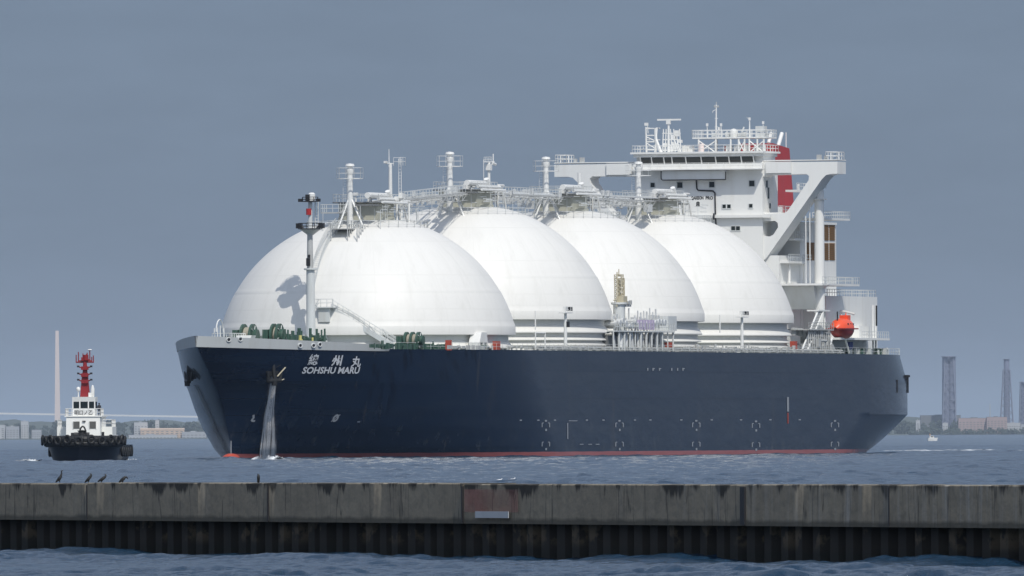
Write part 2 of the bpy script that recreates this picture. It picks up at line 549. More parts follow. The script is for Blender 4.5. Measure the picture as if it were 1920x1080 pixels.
ZT = [-3, 0, 2.5, 7.3, 10.7, 14.6, 17.4]
ST = [17, 16, 15, 12.5, 9.5, 4, 0]
ZM = [-3, 0, 1.3, 4.6, 7.5, 11.6, 14.6, 17.4]
MM = [1.365, 1.216, 1.066, .903, .833, .818, .878, .954]
HB = 24.5
def stem(z): return float(np.interp(z, ZT, ST))
def stern(z): return 300.0 if z >= 6.5 else 290 + max(z, -1) / 6.5 * 10
def half(s, z):
    s0, e = stem(z), 102 - 13 * z / 17.4
    m = float(np.interp(z, ZM, MM))
    b = HB
    if s < e:
        u = min(1, max(0, (s - s0) / (e - s0)))
        b = HB * (1 - (1 - u) ** 2) ** m
    if z >= 6.5:
        be = 21.3 - 1.3 * min(1, max(0, (z - 12) / 5))
        s1 = 262
        if s > s1: b = HB - (HB - be) * ((s - s1) / (300 - s1)) ** 2.6
    else:
        zz = max(z, -1) / 6.5
        be = 16.5 + 4.8 * max(0, zz) ** 0.7
        s1 = 250 + 12 * max(0, zz)
        if s > s1: b = HB - (HB - be) * min(1.2, (s - s1) / (stern(z) - s1)) ** 1.9
    return b
def ztop(s): return 16.75 + 0.65 * max(0, 1 - s / 50) ** 2
def hull_at(x, y):                        # where a sight line meets the port side
    p = 20.0
    for _ in range(60):
        s, z = at_p(x, y, p)
        p = 0.5 * p + 0.5 * half(s, min(17.3, z))
    return s, z
def hp(s, z, off=0.05):
    """a point just outside the port side"""
    b = half(s, z)
    ds = (half(s + .3, z) - half(s - .3, z)) / .6
    n = Vector((-ds, 1, 0)).normalized()
    return Vector((s, b, z)) + n * off

def make_hull():
    nz = 44
    zl = list(np.linspace(-3, 6.4, 19)) + list(np.linspace(6.5, 17.4, 26))
    ul = list(0.5 * (1 - np.cos(np.linspace(0, math.pi / 2, 60))) * 0.6) 
    us = sorted(set([0.34 * (1 - math.cos(t)) for t in np.linspace(0, math.pi / 2, 70)] + list(np.linspace(0.34, 0.84, 30)) + list(np.linspace(0.84, 1, 34))))
    mb = MB()
    nu = len(us)
    for z in zl:
        s0, e = stem(z), stern(z)
        row = []
        for u in us:
            s = s0 + (e - s0) * u
            b = half(s, z)
            k = (max(z, 0) / 17.4)
            zz = z - (17.4 - ztop(s)) * k ** 3
            row.append((s, b, zz))
        ring = row + [(s, -b, zz) for s, b, zz in row[:0:-1]]
        mb.v += ring
    n = 2 * nu - 1
    for j in range(len(zl) - 1):
        for i in range(n):
            i2 = (i + 1) % n
            mb.f.append((j * n + i, j * n + i2, (j + 1) * n + i2, (j + 1) * n + i))
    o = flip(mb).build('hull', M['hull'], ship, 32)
    d = MB()
    top = [(s, b) for s, b in [(stem(17.4) + 300 * u, half(stem(17.4) + 300 * u, 17.3)) for u in us]]
    for (s, b), (s2, b2) in zip(top[:-1], top[1:]):
        d.add([(s, b - .02, ztop(s) - .15), (s2, b2 - .02, ztop(s2) - .15), (s2, -b2 + .02, ztop(s2) - .15), (s, -b + .02, ztop(s) - .15)], [(0, 1, 2, 3)])
    flip(d).build('deck', M['deck'], ship, 0)
    # bulwark round the forecastle
    bw = MB()
    for sg in (1, -1):
        ss = [40 * (k / 60) ** 1.7 for k in range(61)]
        for s, s2 in zip(ss[:-1], ss[1:]):
            q = []
            for t in (s, s2):
                b = half(t, 17.35)
                h = 18.75 - 1.25 * t / 36 if t < 36 else 17.5 - (t - 36) * .17
                q.append((t, b, ztop(t) - .35, h))
            (t, b, z0, z1), (t2, b2, y0, y1) = q
            o_ = 0.02
            bw.add([(t, sg * (b + o_), z0), (t2, sg * (b2 + o_), y0), (t2, sg * (b2 + .25), y1), (t, sg * (b + .25), z1),
                    (t, sg * max(0, b - .2), z0), (t2, sg * max(0, b2 - .2), y0), (t2, sg * max(0, b2 + .05), y1), (t, sg * max(0, b + .05), z1)],
                   [(0, 1, 2, 3), (4, 5, 6, 7), (3, 2, 6, 7)])
    bwk = flip(bw).build('bulwark', M['bulwark'], ship, 40, fix=False)
    # round mooring chocks in the bulwark
    for (x, y) in ((425, 637), (447, 636), (560, 648), (585, 648), (597, 646)):
        s, z = hull_at(x, 650)
        zz = at_p(x, y, half(s, 17.3))[1]
        b = half(s, 17.35) + .12
        ds = (half(s + .3, 17.3) - half(s - .3, 17.3)) / .6
        n = Vector((-ds, 1, 0)).normalized(); t = Vector((n.y, -n.x, 0))
        ck = MB()
        c = Vector((s, b, zz))
        ring = [c + (t * math.cos(a) * .42 + UP * math.sin(a) * .32) for a in np.linspace(0, 2 * math.pi, 13)]
        ck.path([r + n * .08 for r in ring], .11, 6)
        hole = flip(MB().prism([c + (t * math.cos(a) * .38 + UP * math.sin(a) * .28) + n * .02 for a in np.linspace(0, 2 * math.pi, 13)[:-1]], n * .1))
        k = flip(ck).build('mooring_chock', M['grey'], bwk)
        hole.build('chock_opening', M['iron'], bwk)
    return o
hull = make_hull()

def hull_text(body, x0, x1, ybase, size_px, bold, shear=0.0):
    vs, fs = text_geo(body, 1.0, shear, bold)
    s0, z0 = hull_at(x0, ybase); s1, z1 = hull_at(x1, ybase)
    w = max(v[0] for v in vs) - min(v[0] for v in vs)
    mnx = min(v[0] for v in vs)
    hh = max(v[1] for v in vs)
    _, zt = hull_at(x0, ybase - size_px)
    mb = MB()
    mb.add([tuple(hp(s0 + (u - mnx) * (s1 - s0) / w, z0 + (z1 - z0) * (u - mnx) / w + v * (zt - z0) / hh, .30)) for u, v in vs], fs)
    return mb
mk = MB()
for body, x0, x1, yb, hpx, bd in (('總', 574, 592, 683, 19, .012), ('州', 618, 637, 684, 18, .025), ('丸', 655, 673, 686, 18, .025), ('SOHSHU MARU', 563, 670, 700, 12, .03)):
    t = hull_text(body, x0, x1, yb, hpx, bd)
    mk.add(t.v, t.f)
flip(mk).build('name_lettering', M['signwhite'], hull, 0, fix=False)

def hull_patch(mb, x, y, w, h):
    """painted rectangle w x h pixels on the port side"""
    (sa, za), (sb, zb) = hull_at(x - w / 2, y + h / 2), hull_at(x + w / 2, y - h / 2)
    mb.add([hp(sa, za), hp(sb, za), hp(sb, zb), hp(sa, zb)], [(0, 1, 2, 3)])
mk = MB()
for x, yo in ((1023, 797), (1161, 797), (1305, 797), (1417, 798), (1565, 797)):
    for yy in (yo, yo + 36):
        mk.cut()
        hull_patch(mk, x - 7, yy, 1.6, 8); hull_patch(mk, x + 7, yy, 1.6, 8)
        hull_patch(mk, x - 5.5, yy - 4, 2.5, 1.5); hull_patch(mk, x + 5.5, yy - 4, 2.5, 1.5)
        if yy == yo: hull_patch(mk, x, yy - 8, 4, 3)
        hull_patch(mk, x + .5, yy + 9, 3, 4)
for x in (976, 1009, 1040, 1100, 1131, 1190, 1219, 1277, 1334, 1389, 1444, 1499):
    mk.cut(); hull_patch(mk, x, 788 - .002 * (x - 960), 4, 2)
for x in (1214, 1224, 1236, 1259, 1270, 1280):
    mk.cut(); hull_patch(mk, x, 692.5, 2.2, 5)
    if x % 4 == 0: hull_patch(mk, x + 2, 691, 2.5, 1.6)
mk.cut(); hull_patch(mk, 1064, 808, 1.5, 30); hull_patch(mk, 1074, 789, 16, 1.2)
mk.cut(); hull_patch(mk, 1477, 758, 3.2, 27)
for x in (1090, 1106, 1120):
    mk.cut(); hull_patch(mk, x, 833, 7, 1.2)
flip(mk).build('hull_marking', M['markgrey'], hull, 0, fix=False)
mk = MB()
hull_patch(mk, 1477, 784, 2, 20)
flip(mk).build('draft_mark', M['pale_red'], hull, 0, fix=False)
mk = MB()                                                     # thruster ring and bulb sign near the bow
s, z = hull_at(629, 784)
for k in range(18):
    a, a2 = 2 * math.pi * k / 18, 2 * math.pi * (k + 1) / 18
    mk.add([hp(s + math.cos(t) * r, z + math.sin(t) * r) for t, r in ((a, .25), (a, .6), (a2, .6), (a2, .25))], [(0, 1, 2, 3)])
s, z = hull_at(629, 784)
mk.add([hp(s - .7, z - .5), hp(s - .55, z - .6), hp(s + .7, z + .5), hp(s + .55, z + .6)], [(0, 1, 2, 3)])
for (xa, ya, xb, yb) in ((475, 778, 475, 785), (475, 785, 471, 787), (471, 787, 474, 790), (474, 790, 478, 789)):
    (sa, za), (sb, zb) = hull_at(xa, ya), hull_at(xb, yb)
    d = Vector((sb - sa, zb - za)).normalized() * .14
    mk.add([hp(sa - d.y, za + d.x), hp(sa + d.y, za - d.x), hp(sb + d.y, zb - d.x), hp(sb - d.y, zb + d.x)], [(0, 1, 2, 3)])
s, z = hull_at(672, 791)
mk.add([hp(s - .3, z - .1), hp(s + .3, z - .1), hp(s + .3, z + .1), hp(s - .3, z + .1)], [(0, 1, 2, 3)])
flip(mk).build('bow_symbols', M['markgrey'], hull, 0, fix=False)
# weld seams and rubbing strakes along the side: thin raised bars
mk = MB()
for (ya, xa, xb) in ((697, 1000, 1560), (747, 960, 1500)):
    mk.cut()
    s, z = hull_at((xa + xb) / 2, ya)
    sa, sb = hull_at(xa, ya)[0], hull_at(xb, ya)[0]
    pts = [hp(sa + (sb - sa) * k / 12, z, .0) for k in range(13)]
    mk.path(pts, .05, 5)
flip(mk).build('weld_seam', M['hull'], hull)

def water_mat(name, col, lo, hi, amount):
    m, nt, b = node_mat(name)
    N, L = nt.nodes, nt.links
    tc = N.new('ShaderNodeAttribute'); tc.attribute_name = 'flow'; mp = N.new('ShaderNodeMapping')
    mp.inputs['Scale'].default_value = (1, 1, 1)
    n = N.new('ShaderNodeTexNoise'); n.inputs['Scale'].default_value = 1.6; n.inputs['Detail'].default_value = 7
    L.new(tc.outputs['Vector'], mp.inputs[0]); L.new(mp.outputs[0], n.inputs['Vector'])
    at = N.new('ShaderNodeAttribute'); at.attribute_name = 'thick'
    ad = N.new('ShaderNodeMath'); ad.operation = 'MULTIPLY_ADD'
    ad.inputs[1].default_value = 0.42; L.new(at.outputs['Fac'], ad.inputs[0]); L.new(n.outputs['Fac'], ad.inputs[2])
    r = N.new('ShaderNodeMapRange'); r.inputs['From Min'].default_value = lo; r.inputs['From Max'].default_value = hi; r.inputs['To Max'].default_value = amount
    L.new(ad.outputs[0], r.inputs['Value']); L.new(r.outputs[0], b.inputs['Alpha'])
    b.inputs['Base Color'].default_value = (*col, 1); b.inputs['Roughness'].default_value = 0.5
    return m
def stream(name, pts, side, col, lo, hi, amount):
    """sheet of water and wet staining down the hull: pts = (x left, x right, y) down the port side; side -1 mirrors it"""
    mb = MB(); thick = []
    nn = 13
    pts = [tuple(a + (b - a) * k / 5 for a, b in zip(p, q)) for p, q in zip(pts[:-1], pts[1:]) for k in range(5)] + [pts[-1]]
    for (xl, xr, y) in pts:
        (sa, za), (sb, zb) = hull_at(xl, y), hull_at(xr, y)
        for k in range(nn):
            t = k / (nn - 1)
            q = hp(sa + (sb - sa) * t, max(-.2, za + (zb - za) * t), .16)
            mb.v.append((q.x, -q.y * side, q.z)); thick.append(1 - abs(2 * t - 1) ** 3 * 1.3)
    for j in range(len(pts) - 1):
        for k in range(nn - 1):
            mb.f.append((j * nn + k, j * nn + k + 1, (j + 1) * nn + k + 1, (j + 1) * nn + k))
    o = mb.build(name, water_mat(name, col, lo, hi, amount), hull, 180)
    at = o.data.attributes.new('thick', 'FLOAT', 'POINT')
    at.data.foreach_set('value', thick)
    fl = o.data.attributes.new('flow', 'FLOAT_VECTOR', 'POINT')
    fl.data.foreach_set('vector', [c for j in range(len(pts)) for k in range(nn) for c in (k / (nn - 1) * 7, j * .04, 0.0)])
    return o
PS = [(499, 525, 704), (497, 525, 722), (492, 524, 750), (486, 523, 780), (481, 524, 815), (477, 525, 845), (475, 527, 862)]
stream('rust_stain', PS, 1, (0.16, 0.13, 0.12), 0.62, 1.1, 0.22)
stream('washing_water', [(a + 3, b - 5, y) for a, b, y in PS], 1, (0.80, 0.78, 0.76), 0.70, 0.90, 1.0)
stream('pale_stain', [(a - 8, b + 6, y) for a, b, y in PS[1:]], -1, (0.30, 0.30, 0.29), 0.55, 1.0, 0.6)

# anchors in their pockets
def anchor(side):
    s, z = hull_at(509, 700)
    c = hp(s, z, .1)
    n = (hp(s, z, 1.0) - hp(s, z, 0)).normalized(); t = Vector((n.y, -n.x, 0))
    def P(a, h, o=0.0): return c + t * a + UP * h + n * o
    k = 1 if side > 0 else -1
    pk = MB(); 
    pk.prism([P((1.5 if side > 0 else 2.1) * math.cos(a), .9 + (1.4 if side > 0 else 2.0) * math.sin(a), -.3) for a in np.linspace(0, 2 * math.pi, 17)[:-1]], n * .42)
    an = MB()
    an.bar(P(0, 1.6, .3), P(.1, -1.2, .55), .28, 8)
    an.bar(P(-1.2, -1.2, .5), P(1.3, -1.1, .5), .38, 8)
    for sg in (-1, 1):
        an.bar(P(sg * 1.15, -1.2, .5), P(sg * 1.5, .4, .75), .34, 7, .08)
    an.bar(P(0, -1.9, .55), P(0, -1.1, .6), .45, 8)
    bar = MB(); bar.bar(P(.4, -.5, .8), P(2.0, .9, .9), .11, 6); bar.bar(P(.9, -1.2, .7), P(1.8, -.9, .8), .08, 6)
    for mb in (pk, an, bar):
        if side < 0: mb.v = [(a, -b, d) for a, b, d in mb.v]
        flip(mb)
    a = an.build('anchor', M['black'], hull)
    pk.build('anchor_pocket', M['black'], hull)
    if side > 0: bar.build('washing_pipe', M['beige'], hull)
anchor(1); anchor(-1)
bb = MB()                                                     # bulb tip breaking the surface, with a short staff
c = Vector((15.2, 0.6, 0))
bb.sphere((15.5, 0, -.35), 1.0, 16, 10, (2.6, 1.3, 1.0))
flip(bb).build('bulbous_bow', paint('boot_red', (0.48, 0.08, 0.05), .45, .2, .8), hull)
bb = MB(); bb.bar((15.0, .2, .3), (15.0, .2, 2.6), .07, 6)
flip(bb).build('bow_staff', M['markgrey'], hull)
mk = MB()                                                     # openings at the stern corner
for (x, y, w, h) in ((1682, 724, 2.5, 24),):
    hull_patch(mk, x, y, w, h)
flip(mk).build('mooring_slot', M['iron'], hull, 0, fix=False)
mk = MB()
mk.box((299.0, 20.4, 10.2), (300.5, 21.3, 13.3)); mk.box((299.4, 20.0, 12.9), (300.9, 21.5, 13.3)); mk.bar((299.8, 21.5, 10.2), (299.8, 21.5, 13.2), .1)
flip(mk).build('stern_fairlead', M['iron'], hull)

# ------------------------------------------------------------------ cargo tanks
TS = [79.7, 128.2, 176.7, 225.2]
TZ = [20.5, 23.2, 23.2, 23.2]
RR, DH = 23.3, 17.0
RS = (RR ** 2 + DH ** 2) / (2 * DH)
def zdome(r):
    r = min(r, RR)
    return DH - RS + math.sqrt(RS * RS - r * r) + .68 * (1 - math.exp(-(r / 5) ** 2)) * (1 - (r / RR) ** 14)
_RT = [RR * k / 800 for k in range(801)]
_ZT = [zdome(r) for r in _RT]
def rdome(z): return float(np.interp(-z, [-q for q in _ZT], _RT))
def dome_prof():
    pr = [(1e-3, DH)]
    for k in range(1, 57):
        t = k / 56
        if t < .5: r = RR * .72 * t / .5; z = zdome(r)
        else:
            z = zdome(RR * .72) * (1 - (t - .5) / .5); r = rdome(z)
        if z < 5.4: r += .07
        if z < 1.0: r += .06
        pr.append((r, z))
    def ins(z0):
        r0 = rdome(z0) + .07
        i = max(k for k, q in enumerate(pr) if q[1] > z0 + .2)
        j = min(k for k, q in enumerate(pr) if q[1] < z0 - .2)
        pr[i + 1:j] = [(r0 - .01, z0 + .05), (r0 + .012, z0 - .05)]
    ins(5.4); ins(.75)
    pr += [(RR + .14, -.02), (RR + .14, -1.35), (RR - 1.0, -1.45)]
    return pr
def skirt_prof(depth):
    pr = [(RR - 1.0, -1.45), (RR - 1.0, -2.3), (RR - .9, -2.4), (RR - .25, -3.35), (RR - .25, -3.5), (RR - 1.0, -3.55)]
    z = -4.1
    while z > -depth:
        pr += [(RR - 1.05, z), (RR - .4, z - .5), (RR - .4, z - .6), (RR - 1.05, z - .66)]
        z -= .86
    pr.append((RR - 1.0, -depth - .3))
    return pr
def surf(s, p):
    return zdome(math.sqrt(s * s + p * p))
def vent_mast_mb(dz=0):
    m = MB()
    s = -8.3
    zb, zt = surf(s, 0), DH + 8.8
    m.bar((s, 0, zb - .5), (s, 0, zt - 1.6), .52, 12, .44)
    m.lathe((s, 0, 0), [(.46, zt - 1.7), (.62, zt - 1.2), (.62, zt - .85), (.42, zt - .8), (.42, zt - .4), (.76, zt - .35), (.66, zt), (1e-3, zt + .1)], 14)
    for k in range(4):
        a = math.radians(25 + 90 * k)
        f = (s + 3.1 * math.cos(a), 3.1 * math.sin(a))
        m.bar((s, 0, zb + 4.6), (f[0], f[1], surf(*f) - .1), .14, 7)
    m.lathe((s, 0, 0), [(1.95, zt - 2.35), (2.12, zt - 2.35), (2.12, zt - 2.25), (1.95, zt - 2.25), (1.95, zt - 2.35)], 16)
    for k in range(6):
        a = math.pi * k / 3; m.bar((s, 0, zt - 2.3), (s + 2 * math.cos(a), 2 * math.sin(a), zt - 2.3), .05, 4)
    R = 2.1
    ring = [(s + R * math.cos(a), R * math.sin(a), zt - 2.3) for a in np.linspace(0, 2 * math.pi, 11)]
    m.rail(ring, 1.7, 3, .022, 2)
    for off in (-.3, .3):
        m.bar((s + 1.0, -1.2 + off, zb), (s + 1.0, -1.2 + off, zt - 2.3), .03, 4)
    for k in range(18):
        z = zb + (zt - 2.3 - zb) * k / 18
        m.bar((s + 1.0, -1.5, z), (s + 1.0, -.9, z), .025, 4)
    return m
def house_mb():
    m = MB(); t = DH - .6
    m.lathe((0, 0, 0), [(4.4, t - .6), (4.4, t + 1.0), (3.9, t + 1.1)], 24)
    m.box((-4.4, -3.2, t + .6), (3.6, 3.2, t + 3.2))
    m.box((3.7, -2.4, t + .4), (5.2, 2.4, t + 2.6))
    return m
def deck_mb():
    m = MB(); t = DH + 2.65
    m.box((-5.6, -3.9, t), (4.4, 3.9, t + .2))
    m.box((-9.5, 1.2, t - .5), (-6.6, 4.4, t - .25))
    m.box((5.3, -3.0, t - .8), (10.5, 2.6, t - .6))
    return m
def piping_mb(seed):
    r = random.Random(seed)
    m = MB(); t = DH + 2.95
    m.bar((-6.3, 2.2, t + .9), (2.6, 2.2, t + .9), .48, 10)
    m.bar((-5.0, 3.6, t + .35), (6.0, 3.6, t + .35), .3, 8)
    m.bar((-6.8, 4.9, t - .2), (5.0, 4.9, t - .2), .2, 8)
    m.bar((3.4, 2.2, t + 1.7), (4.6, 2.2, t - .2), .42, 10, .55)
    m.bar((2.6, 2.2, t + .9), (3.4, 2.2, t + .1), .35, 8)
    for k in range(9):
        s = r.uniform(-6, 8); p = r.uniform(-3, 5)
        z1 = t + r.uniform(-.5, 1.0)
        m.bar((s, p, surf(s, p) - .2), (s, p, z1), r.uniform(.08, .2), 6)
        if r.random() < .6:
            m.bar((s, p, z1), (s + r.uniform(1, 4), p, z1), r.uniform(.08, .2), 6)
        if r.random() < .7:
            m.cbox((s, p, z1 + .2), (r.uniform(.4, .9), .6, r.uniform(.4, .9)))
    for k in range(6):                                        # bent pipes running down the aft side of the crown
        p = -2.5 + k * 1.2
        s0 = 6.0 + r.uniform(0, 1.0)
        pts = [(s0, p, t - r.uniform(0, .8)), (s0 + 1.6, p, t - 1.2), (s0 + 2.8, p, surf(s0 + 2.8, p) + 1.0), (s0 + 5.5, p, surf(s0 + 5.5, p) + .5), (s0 + 6.0, p, surf(s0 + 6.0, p) - .1)]
        m.path(pts, r.uniform(.16, .3), 7)
    for k in range(5):
        s = 8.2 + k * 1.1; p = 4.4 + .3 * k
        m.bar((s, p, surf(s, p)), (s, p, surf(s, p) + 1.4), .07, 5)
    return m
def crown_rail_mb(seed):
    r = random.Random(seed)
    m = MB(); t = DH + 2.93
    m.rail([(-5.5, 3.8, t), (4.3, 3.8, t), (4.3, -3.8, t), (-5.5, -3.8, t), (-5.5, 3.8, t)], 1.15, 1.5, .04)
    R = 9.6
    ring = [(R * math.cos(a), R * math.sin(a), surf(R, 0) - .05) for a in np.linspace(0, 2 * math.pi, 37)]
    m.rail(ring, 1.2, 3, .04)
    m.rail([(5.4, 2.6, t - .9), (10.5, 2.6, t - .9), (10.5, -3.0, t - .9)], 1.1, 1.3, .04)
    for k in range(26):
        s = r.uniform(-10, 12); p = r.uniform(-4.5, 5.5)
        m.bar((s, p, surf(s, p) - .1), (s, p, DH + r.uniform(1.5, 3.5)), .05, 5)
    for k in range(22):
        s = r.uniform(-9, 10); p = r.choice((3.2, 4.4, 5.2)); z = DH + r.uniform(.6, 2.4)
        m.bar((s, p, z), (s + r.uniform(1.5, 4), p, z), .06, 5)
    return m
def tank_cyl_mb():
    m = MB()
    s, p = 11.0, 3.5
    z = surf(s, p) + .9
    m.bar((s - 1.8, p, z + .4), (s + 2.6, p, z - .1), .62, 12)
    for q in (-1.2, .4, 2.0):
        m.lathe((0, 0, 0), [(0, 0)], 3) if False else None
        m.bar((s + q, p - .4, z - .1), (s + q, p, surf(s + q, p) - .1), .1, 5); m.bar((s + q, p + .4, z - .1), (s + q + .4, p + .9, surf(s + q + .4, p + .9) - .1), .1, 5)
    return m
VARIANT = {}
def tank(i):
    loc = (TS[i], 0, TZ[i])
    if i == 0 or i == 1:
        d = MB().lathe((0, 0, 0), dome_prof(), 160).build('cargo_tank', M['tank'], ship, 30, loc)
        flip(MB().lathe((0, 0, 0), skirt_prof(3.6 if i == 0 else 6.3), 128)).build('skirt', M['tank'], d, 25)
        VARIANT[i] = d
        flip(vent_mast_mb()).build('vent_mast', M['white'], d)
        flip(house_mb()).build('pump_house', M['olive'], d)
        flip(deck_mb()).build('roof_platform', M['roof'], d)
        flip(piping_mb(3 + i)).build('piping', M['white'], d)
        flip(crown_rail_mb(5 + i)).build('crown_railing', M['grey'], d)
        flip(tank_cyl_mb()).build('pressure_vessel', M['pipe'], d)
    else:
        src = VARIANT[1]
        d = src.copy(); COL.objects.link(d); d.location = loc
        for ch in list(src.children):
            c = ch.copy(); COL.objects.link(c); c.parent = d
            if c.name.startswith('piping') or c.name.startswith('crown_railing'):
                pass
    return d
tanks = [tank(i) for i in range(4)]
# signal posts on the aft side of the crowns
def post_mb(kind):
    m = MB(); t = DH
    s, p = 6.8, 1.5
    if kind == 0:
        m.bar((s, p, surf(s, p)), (s, p, t + 9.2), .34, 10, .26)
        m.bar((s - .6, p, t + 8.6), (s - .6, p, t + 11.4), .1, 6, .05)
        m.bar((s - 2.2, p, t + 9.1), (s + 1.5, p, t + 9.1), .09, 6); m.cbox((s - 2.2, p, t + 9.3), (.6, .5, .35))
        for q in (1.2, 2.4):
            m.bar((s + q, p + 1.0, t + 2.2), (s + q, p + 1.0, t + 9.9), .06, 5)
        for k in range(16):
            m.bar((s + 1.2, p + 1.0, t + 2.2 + k * .5), (s + 2.4, p + 1.0, t + 2.2 + k * .5), .035, 4)
        m.rail([(s + .6, p + 1.5, t + 8.8), (s + 3.0, p + 1.5, t + 8.8), (s + 3.0, p - .5, t + 8.8)], 1.3, 1, .035)
    else:
        m.bar((s, p, surf(s, p)), (s, p, t + 7.4), .3, 10, .2)
        m.bar((s - 2.6, p, t + 7.4), (s + 2.8, p, t + 7.5), .08, 6)
        m.bar((s - 2.6, p, t + 4.2), (s - 2.6, p, t + 7.8), .06, 5)
        m.rail([(s - 2.4, p, t + 7.4), (s + 1.4, p, t + 7.5)], .8, .8, .035)
        m.cbox((s, p, t + 6.6), (.9, .8, 1.0)); m.bar((s + 1.6, p, t + 7.3), (s + 3.3, p, t + 7.1), .25, 8)
        m.bar((s + 2.2, p, t + 7.4), (s + 2.2, p, t + 8.8), .1, 6)
    return m
flip(post_mb(0)).build('signal_post', M['white'], tanks[0])
flip(post_mb(1)).build('signal_post', M['white'], tanks[1])
m = MB(); m.bar((9.0, 0, surf(9, 0)), (9.0, 0, DH + 6.5), .3, 10); m.bar((9.0, 0, DH + 2.5), (11.8, 0, surf(11.8, 0)), .18, 6)
flip(m).build('signal_post', M['white'], tanks[2])

# walkway along the crowns
def catwalk():
    m = MB(); rl = MB(); tr = MB(); pp = MB(); r = random.Random(9)
    segs = [(0, 1), (1, 2), (2, 3)]
    for a, b in segs:
        s0, s1 = TS[a] + 9.0, TS[b] - 9.5
        z0, z1 = TZ[a] + DH + (3.4 if a == 0 else 2.3), TZ[b] + DH + 2.3
        m.cut(); rl.cut(); tr.cut(); pp.cut()
        for p in (2.6,):
            m.add([(s0, p - .5, z0), (s1, p - .5, z1), (s1, p + .5, z1), (s0, p + .5, z0), (s0, p - .5, z0 - .15), (s1, p - .5, z1 - .15), (s1, p + .5, z1 - .15), (s0, p + .5, z0 - .15)],
                  [(0, 1, 2, 3), (4, 5, 6, 7), (0, 1, 5, 4), (3, 2, 6, 7), (0, 3, 7, 4), (1, 2, 6, 5)])
            for q in (-.5, .5):
                rl.rail([(s0, p + q, z0), (s1, p + q, z1)], 1.15, 1.5, .04)
        n = 12
        for k in range(n):
            t0, t1 = k / n, (k + 1) / n
            for p in (-2.1, 3.4):
                A0 = Vector((s0 + (s1 - s0) * t0, p, z0 + (z1 - z0) * t0 - .2)); A1 = Vector((s0 + (s1 - s0) * t1, p, z0 + (z1 - z0) * t1 - .2))
                d = Vector((0, 0, -1.1))
                tr.bar(A0, A0 + d, .05, 5); tr.bar(A0 + d, A1, .04, 5); tr.bar(A0 + d, A1 + d, .05, 5); tr.bar(A0, A1, .06, 5)
        for k in range(6):                                     # pipe rack beside and under the walkway
            p = -2.4 + k * 1.1; z = r.uniform(-1.0, .4); rad = r.choice((.08, .12, .18, .26))
            pp.bar((s0 - 2, p, z0 + z), (s1 + 2, p, z1 + z), rad, 8)
            for q in range(3):
                s = r.uniform(s0, s1); t = (s - s0) / (s1 - s0)
                pp.bar((s, p, z0 + (z1 - z0) * t + z - .3), (s + .8, p, z0 + (z1 - z0) * t + z - .3), rad * 1.8, 8)
                if r.random() < .7: pp.cbox((s, p, z0 + (z1 - z0) * t + z + .5), (.5, .5, .9))
        for k in range(8):
            s = r.uniform(s0, s1); t = (s - s0) / (s1 - s0)
            pp.cbox((s, r.uniform(-2, 3.4), z0 + (z1 - z0) * t - r.uniform(-.6, 1.6)), (r.uniform(.8, 2.2), .9, r.uniform(.5, 1.3)))
    # forward landing ahead of the first crown
    m.cut(); rl.cut(); tr.cut()
    s0, s1, z0 = TS[0] - 13.5, TS[0] - 8.8, TZ[0] + DH
    m.box((s0, -1.5, z0 - 1.6), (s1, 1.5, z0 - 1.45)); rl.rail([(s1, 1.5, z0 - 1.4), (s0, 1.5, z0 - 1.4), (s0, -1.5, z0 - 1.4), (s1, -1.5, z0 - 1.4)], 1.2, 1.0, .045)
    m.box((s0 + 4, -4.5, z0 + 1.0), (s1 + 2, -.5, z0 + 1.2)); rl.rail([(s1 + 2, -4.5, z0 + 1.2), (s0 + 4, -4.5, z0 + 1.2), (s0 + 4, -.5, z0 + 1.2), (s1, -.5, z0 + 1.2)], 1.2, 1.0, .045)
    for s in np.linspace(s0, s1, 6):
        for p in (-1.4, 1.4, 3.0):
            zz = TZ[0] + surf(s - TS[0], p)
            tr.bar((s, p, zz - .2), (s, p, z0 + r.uniform(-1.3, .5)), .09, 5)
    cw = flip(m).build('catwalk', M['midgrey'], ship)
    flip(rl).build('catwalk_railing', M['grey'], cw); flip(tr).build('catwalk_truss', M['midgrey'], cw); flip(pp).build('pipe_rack', M['pipe'], cw)
catwalk()

